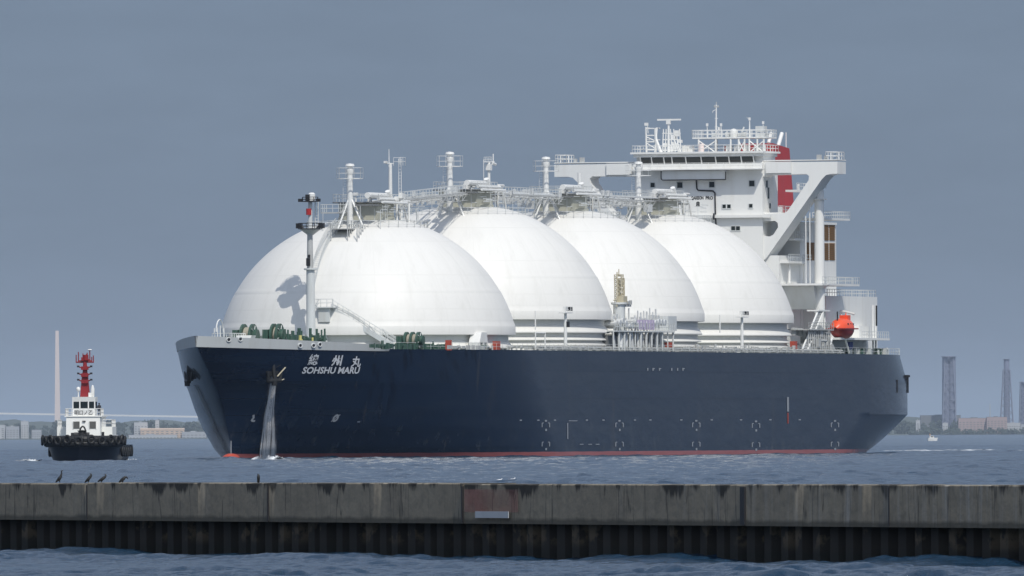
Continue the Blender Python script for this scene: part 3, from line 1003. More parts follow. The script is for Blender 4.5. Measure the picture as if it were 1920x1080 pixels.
# stairs up the front of the first dome
def dome_stairs():
    m = MB(); rl = MB()
    T0 = Vector((TS[0], 0, TZ[0]))
    def on(a, az, off=.3):
        return T0 + Vector((-(a + off * .5) * math.cos(az), (a + off * .5) * math.sin(az), zdome(a) + off))
    pts = [on(21.2 - 12.4 * k / 40, math.radians(-10 + 4.5 * (1 - k / 40))) for k in range(41)]
    side = Vector((0, .5, 0))
    for a, b in zip(pts[:-1], pts[1:]):
        m.bar(a + side, b + side, .05, 5); m.bar(a - side, b - side, .05, 5); m.bar(a - side, a + side, .03, 4)
        for q in (side, -side):
            rl.bar(a + q, a + q + UP * 1.0, .035, 4); rl.bar(a + q + UP, b + q + UP, .035, 4)
    # lower flight going down to port
    top, bot = Vector((57.2, 2.0, 23.6)), Vector((57.5, 12.5, 17.4))
    top2, bot2 = top + Vector((1.0, 0, 0)), bot + Vector((1.0, 0, 0))
    m.add([top, bot, bot2, top2, top - UP * .9, bot - UP * .9, bot2 - UP * .9, top2 - UP * .9], [(0, 1, 2, 3), (4, 5, 6, 7), (0, 1, 5, 4), (3, 2, 6, 7), (0, 3, 7, 4), (1, 2, 6, 5)])
    rl.rail([top, bot], 1.1, 1.0, .05); rl.rail([top2, bot2], 1.1, 1.0, .05)
    m.box((55.8, -.5, 23.4), (58.3, 2.6, 23.6)); m.box((56.2, 0, 21.2), (57.8, 1.8, 23.4)); rl.rail([(55.8, 2.6, 23.6), (55.8, -.5, 23.6), (58.3, -.5, 23.6)], 1.2, 1, .05)
    m.bar((57, 1, 16.7), (57, 1, 21.4), .25, 8)
    st = flip(m).build('dome_stair', M['grey'], ship)
    flip(rl).build('stair_railing', M['grey'], st)
dome_stairs()

# ------------------------------------------------------------------ foremast
def foremast():
    m = MB(); s = 52.6
    m.bar((s, 0, 16.6), (s, 0, 29.4), .74, 16, .66)
    m.lathe((s, 0, 0), [(.7, 29.3), (1.05, 29.4), (1.05, 29.6), (.5, 29.65)], 16)
    m.bar((s + .9, -.5, 17), (s + .9, -.5, 29), .06, 5); m.bar((s + .9, .1, 17), (s + .9, .1, 29), .06, 5)
    for k in range(24): m.bar((s + .9, -.5, 17.2 + k * .5), (s + .9, .1, 17.2 + k * .5), .035, 4)
    o = flip(m).build('foremast', M['grey'], ship)
    m = MB()
    m.bar((s - .2, 0, 29.5), (s - .2, 0, 35.6), .52, 12, .42)
    m.lathe((s, 0, 0), [(.4, 34.8), (1.6, 35.7), (1.6, 35.9), (.3, 35.95)], 16)
    flip(m).build('upper_shaft', M['midgrey'], o)
    t = MB()
    ring = [(s + 1.9 * math.cos(a), 1.9 * math.sin(a), 35.8) for a in np.linspace(0, 2 * math.pi, 13)]
    t.lathe((s, 0, 0), [(.3, 35.7), (1.9, 35.75), (1.9, 35.85), (.3, 35.9)], 16); t.rail(ring, .9, 2, .05)
    for sg in (-1, 1):
        t.cbox((s, sg * 1.9, 36.3), (.7, .8, .8)); t.bar((s, sg * 1.0, 35.9), (s, sg * 2.1, 36.6), .12, 6)
        t.cbox((s - .4, sg * 1.5, 40.3), (.5, .6, .5))
    t.lathe((s, 0, 0), [(.3, 40.0), (1.3, 40.05), (1.3, 40.2), (.3, 40.2)], 14)
    t.rail([(s + 1.3 * math.cos(a), 1.3 * math.sin(a), 40.1) for a in np.linspace(0, 2 * math.pi, 9)], .7, 2, .05)
    t.cbox((s - .1, -.1, 40.7), (1.0, 1.0, 1.0))
    flip(t).build('lamp_platform', M['iron'], o)
    p = MB(); p.bar((s, 0, 35.9), (s, 0, 40.2), .36, 10, .3)
    p.bar((s + .9, .5, 35.9), (s + .9, .5, 40.2), .08, 5); p.bar((s + .9, 1.0, 35.9), (s + .9, 1.0, 40.2), .08, 5)
    for k in range(9): p.bar((s + .9, .5, 36.1 + k * .45), (s + .9, 1.0, 36.1 + k * .45), .05, 4)
    flip(p).build('topmast', M['grey'], o)
    p = MB(); p.bar((s - .3, -.15, 38.0), (s - .3, -.15, 39.0), .42, 10)
    flip(p).build('red_lamp', M['red'], o)
    p = MB(); p.cbox((s - .6, -.1, 30.6), (.7, .6, 1.2)); p.cbox((s - .5, .0, 31.5), (.4, .4, .5))
    flip(p).build('horn', M['iron'], o)
    c = MB(); c.lathe((s - .1, .3, 0), [(.55, 40.2), (.55, 41.3), (.3, 41.5), (1e-3, 41.5)], 10)
    flip(c).build('white_lamp', M['white'], o)
    # deckhouse with round tops at its foot, whose shadow falls on the dome
    h = MB(); h.box((s - 2.6, -3.4, 16.6), (s + .8, -.9, 19.2))
    flip(h).build('mast_house', M['grey'], o)
foremast()

# ------------------------------------------------------------------ gear on the forecastle and port side
def winch(s, p, z, r, w, n):
    m = MB()
    for k in range(n):
        pp = p - w / 2 + w * k / max(1, n - 1)
        ring = [(s + r * math.cos(a), pp - .18, z + r + r * math.sin(a)) for a in np.linspace(0, 2 * math.pi, 19)[:-1]]
        m.prism(ring, (0, .36, 0))
    m.bar((s, p - w / 2 - .8, z + r), (s, p + w / 2 + .8, z + r), r * .55, 12)
    m.box((s - r * .8, p - w / 2 - 1.4, z - .2), (s + r * .8, p - w / 2 - .5, z + r * 1.5))
    m.box((s - r, p - w / 2, z - .3), (s + r, p + w / 2, z + .35))
    o = flip(m).build('mooring_winch', M['green'], ship)
    q = MB(); q.bar((s, p - w / 2 + .25, z + r), (s, p + w / 2 - .25, z + r), r * .72, 16); flip(q).build('rope_drum', M['rope'], o)
    q = MB()
    for k in range(6):
        a = math.pi * k / 3 + .3; q.bar((s - 1.0 * r * math.cos(a) * .25, p + w / 2 + .22, z + r + r * .25 * math.sin(a)), (s + r * .85 * math.cos(a), p + w / 2 + .22, z + r + r * .85 * math.sin(a)), .07, 5)
    flip(q).build('drum_spoke', M['grey'], o)
def place(x, p):                                              # distance aft for a pixel column at port offset p
    return at_p(x, 640, p)[0]
winch(place(466, -3), -3, 17.0, 1.9, 1.5, 2)
winch(place(519, 3), 3, 17.0, 1.9, .9, 2)
winch(place(774, 18.2), 18.2, 16.8, 1.35, 2.0, 3)
m = MB()
s = place(456, 1.0); m.prism([(s - 1.3, -.2, 17.2), (s + 1.3, -.2, 17.2), (s + 1.1, .3, 18.9), (s - .9, .3, 18.9)], (0, 2.4, 0))
flip(m).build('winch_cover', M['white'], ship)
def clutter(name, mat, spots, seed, hmax, pbox=.5):
    r = random.Random(seed); m = MB()
    for (x, p, z) in spots:
        s = place(x, p)
        m.cut()
        if r.random() < pbox: m.cbox((s, p, z + hmax * .3), (r.uniform(.3, 1.0), r.uniform(.3, .9), hmax * r.uniform(.4, .8)))
        else:
            m.bar((s, p, z - .1), (s, p, z + hmax * r.uniform(.4, 1)), r.uniform(.1, .32), 8)
            if r.random() < .5: m.bar((s - .5, p, z + hmax * .4), (s + .6, p, z + hmax * .4), .2, 7)
    flip(m).build(name, mat, ship)
r = random.Random(4)
clutter('windlass_gear', M['green'], [(x, r.uniform(4, 9), 17.2) for x in range(534, 612, 3)], 6, 3.0, .3)
clutter('mooring_bitt', M['green'], [(x, r.uniform(17, 20.5) if x < 720 else r.uniform(18, 21), 16.8) for x in range(697, 842, 5)], 7, 1.3, .45)
clutter('deck_fitting', M['midgrey'], [(x, r.uniform(22.6, 23.8), 16.8) for x in range(842, 1145, 9)], 8, .9, .5)
clutter('deck_valve', M['midgrey'], [(x, r.uniform(22.6, 23.9), 16.8) for x in range(1285, 1500, 7)], 18, 1.5, .5)
clutter('yellow_bollard', paint('faded_yellow', (.6, .55, .2), .5, .2, 1.0), [(563, 8, 17.4), (586, 8.5, 17.4)], 12, 1.9, 0)
m = MB()
s = place(410, -1)
for k, x in enumerate((402, 408, 413, 420)):
    s = place(x, -1 + k * .5); m.bar((s, -1 + k * .5, 17.1), (s, -1 + k * .5, 20.6 - .4 * abs(k - 1.5)), .09, 6)
m.rail([(place(398, -3), -3, 17.2), (place(430, 1), 1, 17.2), (place(460, 1), 1, 17.2)], 2.0, .8, .06, 3)
pts = [Vector((place(412, 0) + 1.6 * math.cos(a), 0, 19.4 + 1.9 * math.sin(a))) for a in np.linspace(0, math.pi, 12)]
m.path(pts, .1, 5)
flip(m).build('bow_platform', M['white'], ship)
m = MB()                                                      # white fairing over the green machinery
s = place(889, 20.8)
m.prism([(s - 2.0, 20.6, 17.9), (s + 2.0, 20.6, 17.9), (s + 1.5, 20.6, 19.5), (s - 1.0, 20.6, 19.5)], (0, 1.8, 0))
m.box((s - 2.0, 20.6, 16.6), (s - 1.6, 22.4, 17.9)); m.box((s - .25, 20.6, 16.6), (s + .25, 22.4, 17.9)); m.box((s + 1.6, 20.6, 16.6), (s + 2.0, 22.4, 17.9))
flip(m).build('machinery_cover', M['white'], ship)
winch(s - .9, 21.6, 16.7, .5, .8, 2); winch(s + .95, 21.6, 16.7, .5, .8, 2)
for x, p, w, h in ((841, 21.5, .8, 1.6), (931, 23.0, 1.5, 1.5), (1254, 23.4, 2.4, .8), (1488, 23.2, 1.6, 2.2)):
    m = MB(); s = place(x, p); m.box((s - w / 2, p - .4, 16.6 + (.9 if w > 2 else 0)), (s + w / 2, p + .4, 16.6 + h + (.9 if w > 2 else 0)))
    m.bar((s - w / 2, p, 16.6), (s - w / 2, p, 17.2), .1); m.bar((s + w / 2, p, 16.6), (s + w / 2, p, 17.2), .1)
    flip(m).build('fire_hose_box', M['pale_red'], ship)
m = MB()                                                      # rail round the open deck
pts = [(s, half(s, 16.75) - .15, ztop(s) - .1) for s in np.linspace(41, 298, 60)]
m.rail(pts, 1.15, 1.9, .028, 2)
pts = [(p[0], -p[1], p[2]) for p in pts]
m.cut(); m.rail(pts, 1.15, 3.4, .03, 2)
m.rail([(299.7, 20, 16.7), (299.7, -20, 16.7)], 1.15, 2, .045)
flip(m).build('deck_railing', M['grey'], ship)
m = MB()                                                      # pipes beside the tanks
for z, p, rad in ((17.3, 23.7, .16), (16.95, 24.0, .12)):
    m.bar((92, p, z), (255, p, z), rad, 8)
for s in np.arange(93, 256, 4.1): m.box((s - .08, 23.5, 16.6), (s + .08, 24.1, 17.5))
flip(m).build('deck_pipe', M['midgrey'], ship)
def lamp_post(x, y0, p, seed):
    s, z = at_p(x, y0, p)
    m = MB(); m.bar((s, p, 16.6), (s, p, z - .3), .3, 10, .22)
    m.box((s - 1.7, p - .6, z - .3), (s + 1.9, p + .6, z - .15)); m.rail([(s - 1.7, p + .6, z - .15), (s + 1.9, p + .6, z - .15)], .9, .9, .04)
    o = flip(m).build('light_post', M['white'], ship)
    q = MB(); q.cbox((s - .6, p + .2, z + .45), (.8, .6, .7)); q.cbox((s + .8, p + .2, z + .45), (.9, .6, .7)); flip(q).build('floodlight', M['white'], o)
    q = MB(); q.cbox((s + .3, p + .55, z + .45), (.5, .2, .5)); q.cbox((s + 1.45, p + .55, z + .4), (.4, .2, .6)); flip(q).build('lamp_glass', M['iron'], o)
lamp_post(1060, 584, 23.6, 1); lamp_post(1391, 592, 23.6, 2)
m = MB(); s = place(1065, 23.9); m.box((s - .5, 23.6, 19.9 + .6), (s + .6, 24.0, 21.4)); flip(m).build('vent_opening', M['iron'], ship)
m = MB()
for x in (1004, 1022): m.bar((place(x, 23.9), 23.9, 16.6), (place(x, 23.9), 23.9, 19.6), .12, 6)
for x in (1004, 1197, 1350): m.cut(); m.bar((place(x, 23.2), 23.2, 20.0), (place(x, 23.2), 23.2, 23.0), .12, 6)
m.bar((place(1004, 23.9), 23.9, 19.5), (place(1022, 23.9), 23.9, 19.5), .1, 6)
flip(m).build('ladder_frame', M['white'], ship)

# loading manifold with its hose crane
def manifold():
    r = random.Random(21)
    s0, s1 = place(1150, 24), place(1262, 24)
    pl = MB(); pl.box((s0, 17.0, 19.9), (s1, 24.3, 20.1))
    for k in range(12):
        s = s0 + (s1 - s0) * k / 11
        pl.bar((s, 24.0, 16.6), (s, 24.0, 20.0), r.uniform(.1, .26), 8)
    o = flip(pl).build('manifold_platform', M['grey'], ship)
    dk = MB(); dk.box((s0 + .3, 18.5, 16.6), (s0 + 6.5, 22.9, 19.3)); dk.box((s0 + 9, 19, 16.7), (s0 + 26, 22.4, 18.9))
    flip(dk).build('manifold_recess', M['roof'], o)
    pp = MB()
    for k in range(16):
        s = s0 + 3 + k * 1.55; z = 21.0 + r.uniform(-.2, .6)
        pp.bar((s, 18, z), (s, 24.2 + r.uniform(-.6, .3), z), r.uniform(.25, .42), 9)
        pp.bar((s, 24.0, z), (s, 24.3, z), .55, 10)
        pp.bar((s + .3, 23.0, 20.1), (s + .3, 23.0, z + r.uniform(.8, 2.6)), r.uniform(.08, .2), 6)
        if r.random() < .7: pp.cbox((s, 22.8, z + .8), (.6, .7, .8))
    for k in range(9):
        s = s0 + 2 + k * 3; pp.bar((s, 23.6, 16.7), (s + r.uniform(-.6, .9), 23.4, 20), r.uniform(.15, .35), 8)
    flip(pp).build('manifold_pipe', M['pipe'], o)
    pu = MB()
    for k in range(6):
        s = place(1198 + 5.2 * k, 24.2); pu.box((s - .3, 23.6, 20.3), (s + .45, 24.35, 21.9))
    flip(pu).build('insulated_coupling', M['purple'], o)
    rl = MB(); rl.rail([(s0, 24.3, 20.15), (s1, 24.3, 20.15)], 1.2, 1.1, .05); flip(rl).build('manifold_railing', M['grey'], o)
    bx = MB(); s = place(1264, 23.6); bx.box((s - 3, 21, 20.2), (s + 1.4, 23.6, 22.6)); flip(bx).build('control_cabin', M['grey'], o)
    # crane
    p = 22.4
    s = place(1161, p)
    cr = MB(); cr.bar((s, p, 16.6), (s, p, 24.4), .95, 14); cr.lathe((s, p, 0), [(.9, 24.2), (1.3, 24.4), (1.3, 24.7), (.6, 24.7)], 14)
    c = flip(cr).build('hose_crane', M['grey'], ship)
    jb = MB(); jb.lattice((s + .2, p, 24.6), (s, p, 29.2), 1.15, .055, 7); jb.lattice((s + .5, p + .3, 22.0), (s + .3, p + .3, 28.6), .8, .055, 8)
    jb.bar((s + .1, p, 25.2), (s + .2, p, 28.2), .22, 8); jb.bar((s - .7, p, 29.2), (s + 1.8, p, 29.0), .12, 6); jb.bar((s, p, 29.0), (s, p, 30.1), .1, 6); jb.bar((s - 1.1, p, 24.0), (s - .9, p, 29.6), .12, 6)
    jb.cbox((s + .3, p + .4, 25.1), (2.0, 1.2, 1.2)); jb.bar((s - 1.0, p, 25.2), (s - 2.7, p, 25.0), .1, 6)
    flip(jb).build('crane_jib', M['beige'], c)
    lg = MB(); lg.box((s + .8, p - .3, 24.0), (s + 3.6, p + .9, 24.4)); lg.cbox((s + 2.0, p + .9, 24.65), (.8, .4, .5)); lg.cbox((s + 3.2, p + .9, 24.7), (.4, .4, .7))
    flip(lg).build('crane_lamp', M['midgrey'], c)
manifold()

# ------------------------------------------------------------------ bridge house and wings
SF = 249.5
def bp(x): return at_s(x, 350, SF)[0]
def bz(y, x=1311): return at_s(x, y, SF)[1]
def bridge():
    h = MB()
    zr = bz(308) ; 
    h.box((SF, -11.4, 16.6), (258, 11.4, bz(318)))
    h.box((SF - .5, -11.5, bz(318)), (257.5, 11.5, bz(307)))
    h.box((SF - .45, -11.5, bz(294)), (257.5, 11.5, bz(288)))
    h.box((SF + .6, -11.3, bz(307)), (257, 11.3, bz(294)))
    h.box((SF - 1.0, -11.9, bz(288)), (258, 11.9, bz(284.5)))
    h.box((258, -10.5, 16.6), (268, 9.0, bz(386)))
    h.box((258, -8, bz(386)), (264, 5.0, bz(345)))
    h.box((SF - 2.6, -11.9, bz(319)), (SF - .5, 11.9, bz(317)))
    h.box((SF - 1.5, bp(1245), bz(337)), (SF, bp(1366), bz(320)))
    h.box((SF - .9, -12.5, bz(409)), (SF, 13.0, bz(404)))
    o = flip(h).build('bridge_house', M['white'], ship)
    # window band: nine leaning panes with white mullions between
    xs = [1202, 1223, 1246, 1261, 1287, 1316, 1343, 1368, 1391, 1414]
    for a, b in zip(xs[:-1], xs[1:]):
        pa, pb = bp(a + 1.2), bp(b - 1.2)
        w = MB(); w.add([(SF + .1, pa, bz(307) + .02), (SF + .1, pb, bz(307) + .02), (SF - .42, pb, bz(294) - .02), (SF - .42, pa, bz(294) - .02),
                         (SF + .5, pa, bz(307) + .02), (SF + .5, pb, bz(307) + .02), (SF + .5, pb, bz(294) - .02), (SF + .5, pa, bz(294) - .02)],
                        [(0, 1, 2, 3), (4, 5, 6, 7), (0, 1, 5, 4), (3, 2, 6, 7), (0, 3, 7, 4), (1, 2, 6, 5)])
        flip(w).build('bridge_window', M['glass'], o)
    mu = MB()
    for a in xs:
        p = bp(a); mu.bar((SF + .05, p, bz(308)), (SF - .5, p, bz(293)), .11, 6)
    flip(mu).build('mullion', M['white'], o)
    for x, y, s in ((1224, 347, .75), (1275, 347, .95), (1335, 346, .95), (1410, 344, .95), (1358, 387, .62), (1367, 387, .62), (1408, 386, .62), (1375, 428, .7), (1384, 428, .7)):
        w = MB(); p, z = at_s(x, y, SF)
        w.box((SF - .06, p - s / 2, z - s / 2), (SF + .1, p + s / 2, z + s / 2)); 
        f = MB()
        for dp, dz, a, b in ((-s / 2 - .06, 0, .12, s + .24), (s / 2 + .06, 0, .12, s + .24), (0, -s / 2 - .06, s, .12), (0, s / 2 + .06, s, .12)):
            f.box((SF - .12, p + dp - a / 2, z + dz - b / 2), (SF + .05, p + dp + a / 2, z + dz + b / 2))
        ww = flip(w).build('cabin_window', M['glass'], o)
        flip(f).build('window_frame', M['grey'], ww)
    # walkway rail below the windows
    q = MB(); q.rail([(SF - 2.5, -11.8, bz(317)), (SF - 2.5, 11.8, bz(317))], 1.0, 1.3, .04)
    flip(q).build('bridge_railing', M['white'], o)
    # drain pipe on the front
    q = MB()
    pts = [(1245, 321), (1245, 336), (1248, 338), (1366, 337), (1366, 322)]
    q.path([(SF - 1.6, *at_s(x, y, SF)) for x, y in pts], .09, 6)
    pts = [(1306, 338), (1307, 354), (1310, 357), (1337, 358), (1341, 362), (1342, 402)]
    q.path([(SF - .14, *at_s(x, y, SF)) for x, y in pts], .13, 6)
    q.path([(SF - 1.05, *at_s(x, y, SF)) for x, y in ((1342, 400), (1342, 412))], .16, 6)
    q.path([(SF - .14, *at_s(x, y, SF)) for x, y in ((1342, 409), (1343, 424))], .12, 6)
    q.path([(SF - .2, *at_s(x, y, SF)) for x, y in ((1259, 360), (1261, 372), (1260, 378))], .14, 6)
    flip(q).build('drain_pipe', M['iron'], o)
    # small dark lettering
    t = MB()
    for body, x0, x1, yb, hh in (('ED', 1279, 1291, 374, 6), ('QAREION', 1296, 1319, 374, 6), ('PRO', 1323, 1337, 374, 6), ('8', 1305, 1312, 387, 9)):
        vs, fs = text_geo(body, 1.0, 0, .04)
        mn, mx_ = min(v[0] for v in vs), max(v[0] for v in vs); my = max(v[1] for v in vs)
        pa, pb = bp(x0), bp(x1); za, zb = bz(yb, x0), bz(yb - hh, x0)
        t.add([(SF - .03, pa + (u - mn) / (mx_ - mn) * (pb - pa), za + v / my * (zb - za)) for u, v in vs], fs)
    flip(t).build('front_lettering', M['iron'], o, 0, fix=False)
    # lamps on the front
    return o
bridge_o = bridge()

def wing(side):
    def P(x, y): p, z = at_s(x, y, SF); return (side * p, z)
    xt = 1569 if side > 0 else 1583
    outer = [(1424, 304), (xt, 303), (xt, 325.5), (1556, 326), (1548, 328), (1540, 336), (1437, 482), (1420, 500), (1420, 409), (1424, 404)]
    hole1 = [(1434, 328), (1511, 326), (1516, 330), (1515, 338), (1476, 395), (1469, 400), (1433, 401), (1429, 397), (1428, 333)]
    hole2 = [(1432, 415), (1452, 414), (1457, 418), (1458, 426), (1449, 440), (1443, 443), (1432, 443), (1429, 440), (1429, 419)]
    cu = bpy.data.curves.new('wing', 'CURVE'); cu.dimensions = '2D'; cu.fill_mode = 'BOTH'; cu.extrude = 2.4
    for poly in (outer, hole1, hole2):
        sp = cu.splines.new('POLY'); sp.points.add(len(poly) - 1); sp.use_cyclic_u = True
        for k, (x, y) in enumerate(poly):
            a, b = P(x, y); sp.points[k].co = (a, b, 0, 1)
    o = bpy.data.objects.new('wing', cu); COL.objects.link(o); bpy.context.view_layer.update()
    me = o.to_mesh()
    mb = MB(); mb.add([(SF + .3 + 2.4 + v.co.z, v.co.x, v.co.y) for v in me.vertices], [tuple(p.vertices) for p in me.polygons])
    o.to_mesh_clear(); bpy.data.objects.remove(o); bpy.data.curves.remove(cu)
    w = flip(mb).build('bridge_wing', M['white'], ship, 30)
    zt = bz(303)
    d = MB(); d.box((SF + .25, side * 11.6, zt - .05), (SF + 5.2, side * (abs(bp(xt)) + .05), zt + .12)); d.box((SF - .1, side * 12.0, bz(326)), (SF + .25, side * 16.5, bz(305)) )
    flip(d).build('wing_deck', M['white'], w)
    rl = MB(); e = abs(bp(xt)) - .1; rl.rail([(SF + .5, side * (e - 2), zt + .1), (SF + .5, side * e, zt + .1), (SF + 4.5, side * e, zt + .1), (SF + 4.5, side * (e - 2), zt + .1), (SF + .5, side * (e - 2), zt + .1)], 1.3, 1.2, .06)
    flip(rl).build('wing_railing', M['white'], w)
    lp = MB(); lp.cbox((SF + 1, side * 21.2, zt + .5), (.7, .7, .9)); lp.cbox((SF + 1, side * 22.4, zt + .4), (.5, .5, .7)); flip(lp).build('wing_lamp', M['midgrey'], w)
wing(1); wing(-1)

def monkey_island():
    zr = bz(284.5)
    S = SF + 3
    def pz(x, y, s=S): return at_s(x, y, s)
    def seg(m, x0, y0, x1, y1, r, s=S, n=6, r2=None):
        a, b = pz(x0, y0, s), pz(x1, y1, s); m.bar((s, a[0], a[1]), (s, b[0], b[1]), r, n, r2)
    rl = MB()
    rl.rail([(SF - .8, -11.6, zr), (SF - .8, 11.6, zr), (257.8, 11.6, zr), (257.8, -11.6, zr), (SF - .8, -11.6, zr)], 1.1, 1.4, .045)
    flip(rl).build('roof_railing', M['white'], bridge_o)
    # open frame tower to starboard
    m = MB()
    for s in (S, S + 1.8):
        seg(m, 1212, 288, 1211, 238, .14, s); seg(m, 1228, 286, 1232, 240, .14, s); seg(m, 1240, 288, 1230, 262, .3, s); seg(m, 1230, 262, 1229, 240, .26, s)
        for y in (281, 266, 254, 241): seg(m, 1211, y, 1230, y, .1, s)
        seg(m, 1212, 257, 1230, 265, .1, s); seg(m, 1212, 268, 1231, 280, .08, s)
        seg(m, 1215, 250, 1214, 234, .08, s)
    for x, y in ((1212, 240), (1231, 240), (1212, 262), (1231, 262)):
        a, b = pz(x, y); m.bar((S, a, b), (S + 1.8, a, b), .1, 5)
    a, b = pz(1212, 233); m.cbox((S, a, b), (.4, .6, .5))
    flip(m).build('frame_tower', M['white'], bridge_o)
    # radar mast
    m = MB(); seg(m, 1253.5, 289, 1253.5, 230, .24, S, 8, .18)
    a, b = pz(1253.5, 228); m.cbox((S, a, b), (.6, .7, .9))
    for y in (282, 272, 262, 250): seg(m, 1242, y, 1276, y, .09)
    for x in (1242, 1247, 1260, 1266, 1272, 1277): seg(m, x, 288, x + (2 if x < 1255 else -3), 242 if x != 1272 else 256, .1)
    for x, y, w, hh in ((1269, 250, .8, 1.0), (1262, 257, .7, .9), (1247, 272, .6, .7), (1274, 265, .7, .5), (1266, 274, .9, 1.0), (1260, 280, .6, .7)):
        a, b = pz(x, y); m.cbox((S + .3, a, b), (.7, w, hh))
    seg(m, 1262, 266, 1254, 285, .16); seg(m, 1270, 268, 1276, 286, .14); seg(m, 1264, 262, 1272, 284, .14)
    mast = flip(m).build('radar_mast', M['white'], bridge_o)
    m = MB(); a, b = pz(1254.5, 224.5); m.cbox((S, a, b), (.35, 4.2, .28)); flip(m).build('radar_scanner', M['white'], mast)
    # main platform with masts
    m = MB()
    pa, pb = pz(1298, 260)[0], pz(1436, 260)[0]; zf = pz(1330, 260)[1]
    m.box((S, pa, zf), (S + 6, pb, zf + .22))
    for x in (1310, 1342, 1370, 1385, 1396, 1405, 1420, 1432):
        for s in (S + .2, S + 5.6):
            seg(m, x, 288, x, 260, .16, s)
    for x0, x1 in ((1310, 1342), (1405, 1432), (1385, 1396)):
        seg(m, x0, 286, x1, 264, .1, S + .2); seg(m, x1, 286, x0, 264, .1, S + .2)
    plat = flip(m).build('mast_platform', M['white'], bridge_o)
    m = MB(); m.rail([(S, pa, zf + .2), (S, pb, zf + .2), (S + 6, pb, zf + .2), (S + 6, pa, zf + .2), (S, pa, zf + .2)], 1.25, .9, .05)
    flip(m).build('platform_railing', M['white'], plat)
    m = MB(); s = S + 2
    seg(m, 1342.5, 289, 1342.5, 262, .32, s, 10, .26); seg(m, 1342.5, 262, 1343, 196, .18, s, 8, .1)
    seg(m, 1337, 208, 1343, 205, .06, s); seg(m, 1337, 208, 1336, 211, .06, s)
    for y in (222, 238, 250): seg(m, 1340, y, 1346, y, .05, s)
    mm = flip(m).build('main_mast', M['white'], plat)
    m = MB(); seg(m, 1339, 199.5, 1348, 200, .14, s); seg(m, 1343, 202, 1343, 191, .08, s); seg(m, 1340, 202, 1340, 197, .1, s); seg(m, 1346, 202, 1346, 197, .1, s)
    flip(m).build('mast_light', M['midgrey'], plat)
    m = MB()
    for x, yt in ((1326, 234), (1352, 234), (1348, 241), (1405.5, 223), (1431, 230)):
        seg(m, x, 260, x, yt, .1 if x != 1405.5 else .2, S + 1.2, 7, .07)
        a, b = pz(x, yt, S + 1.2); m.cbox((S + 1.2, a, b), (.3, .32, .5))
    seg(m, 1392, 246, 1395, 238, .14, S + 1.2); seg(m, 1400, 220, 1405, 224, .03, S + 1.2)
    flip(m).build('antenna_pole', M['white'], plat)
    m = MB(); a, b = pz(1371, 251); m.lathe((S + 1.4, a, 0), [(.65, zf + .2), (.75, zf + .9), (.7, zf + 1.3), (.4, zf + 1.6), (1e-3, zf + 1.7)], 14)
    flip(m).build('satellite_dome', M['white'], plat)
    m = MB()
    for x0, y0, x1, y1 in ((1413, 247, 1428, 236), (1413, 260, 1432, 249)):
        (a, b), (c, d) = pz(x0, y0), pz(x1, y1); m.box((S + 1, a, b), (S + 3, c, d))
    for x, y in ((1384, 254), (1392, 252), (1360, 253), (1336, 254)):
        a, b = pz(x, y); m.cbox((S + 1, a, b), (.6, .6, .9))
    flip(m).build('equipment_cabinet', M['grey'], plat)
    m = MB(); a, b = pz(1315, 277); m.bar((S, a, zr), (S, a, zr + 1.4), .48, 12); flip(m).build('compass_drum', paint('pale_pink_white', (.78, .66, .62), .5, .05, .5), bridge_o)
    m = MB()
    for x, p in ((1280, 0), (1362, 0), (1378, 0), (1395, 0), (1415, 0), (1425, 0), (1290, 0)):
        a, b = pz(x, 280); m.cbox((S + 1.5, a, zr + .5), (.9, .9, 1.2))
        seg(m, x + 3, 288, x + 3, 272, .09, S + 1.5)
    flip(m).build('roof_equipment', M['white'], bridge_o)
    m = MB(); a, b = pz(1358, 281); m.cbox((S + 2.2, a, zr + .55), (.8, 1.1, .9)); flip(m).build('signal_locker', M['pale_red'], bridge_o)
monkey_island()

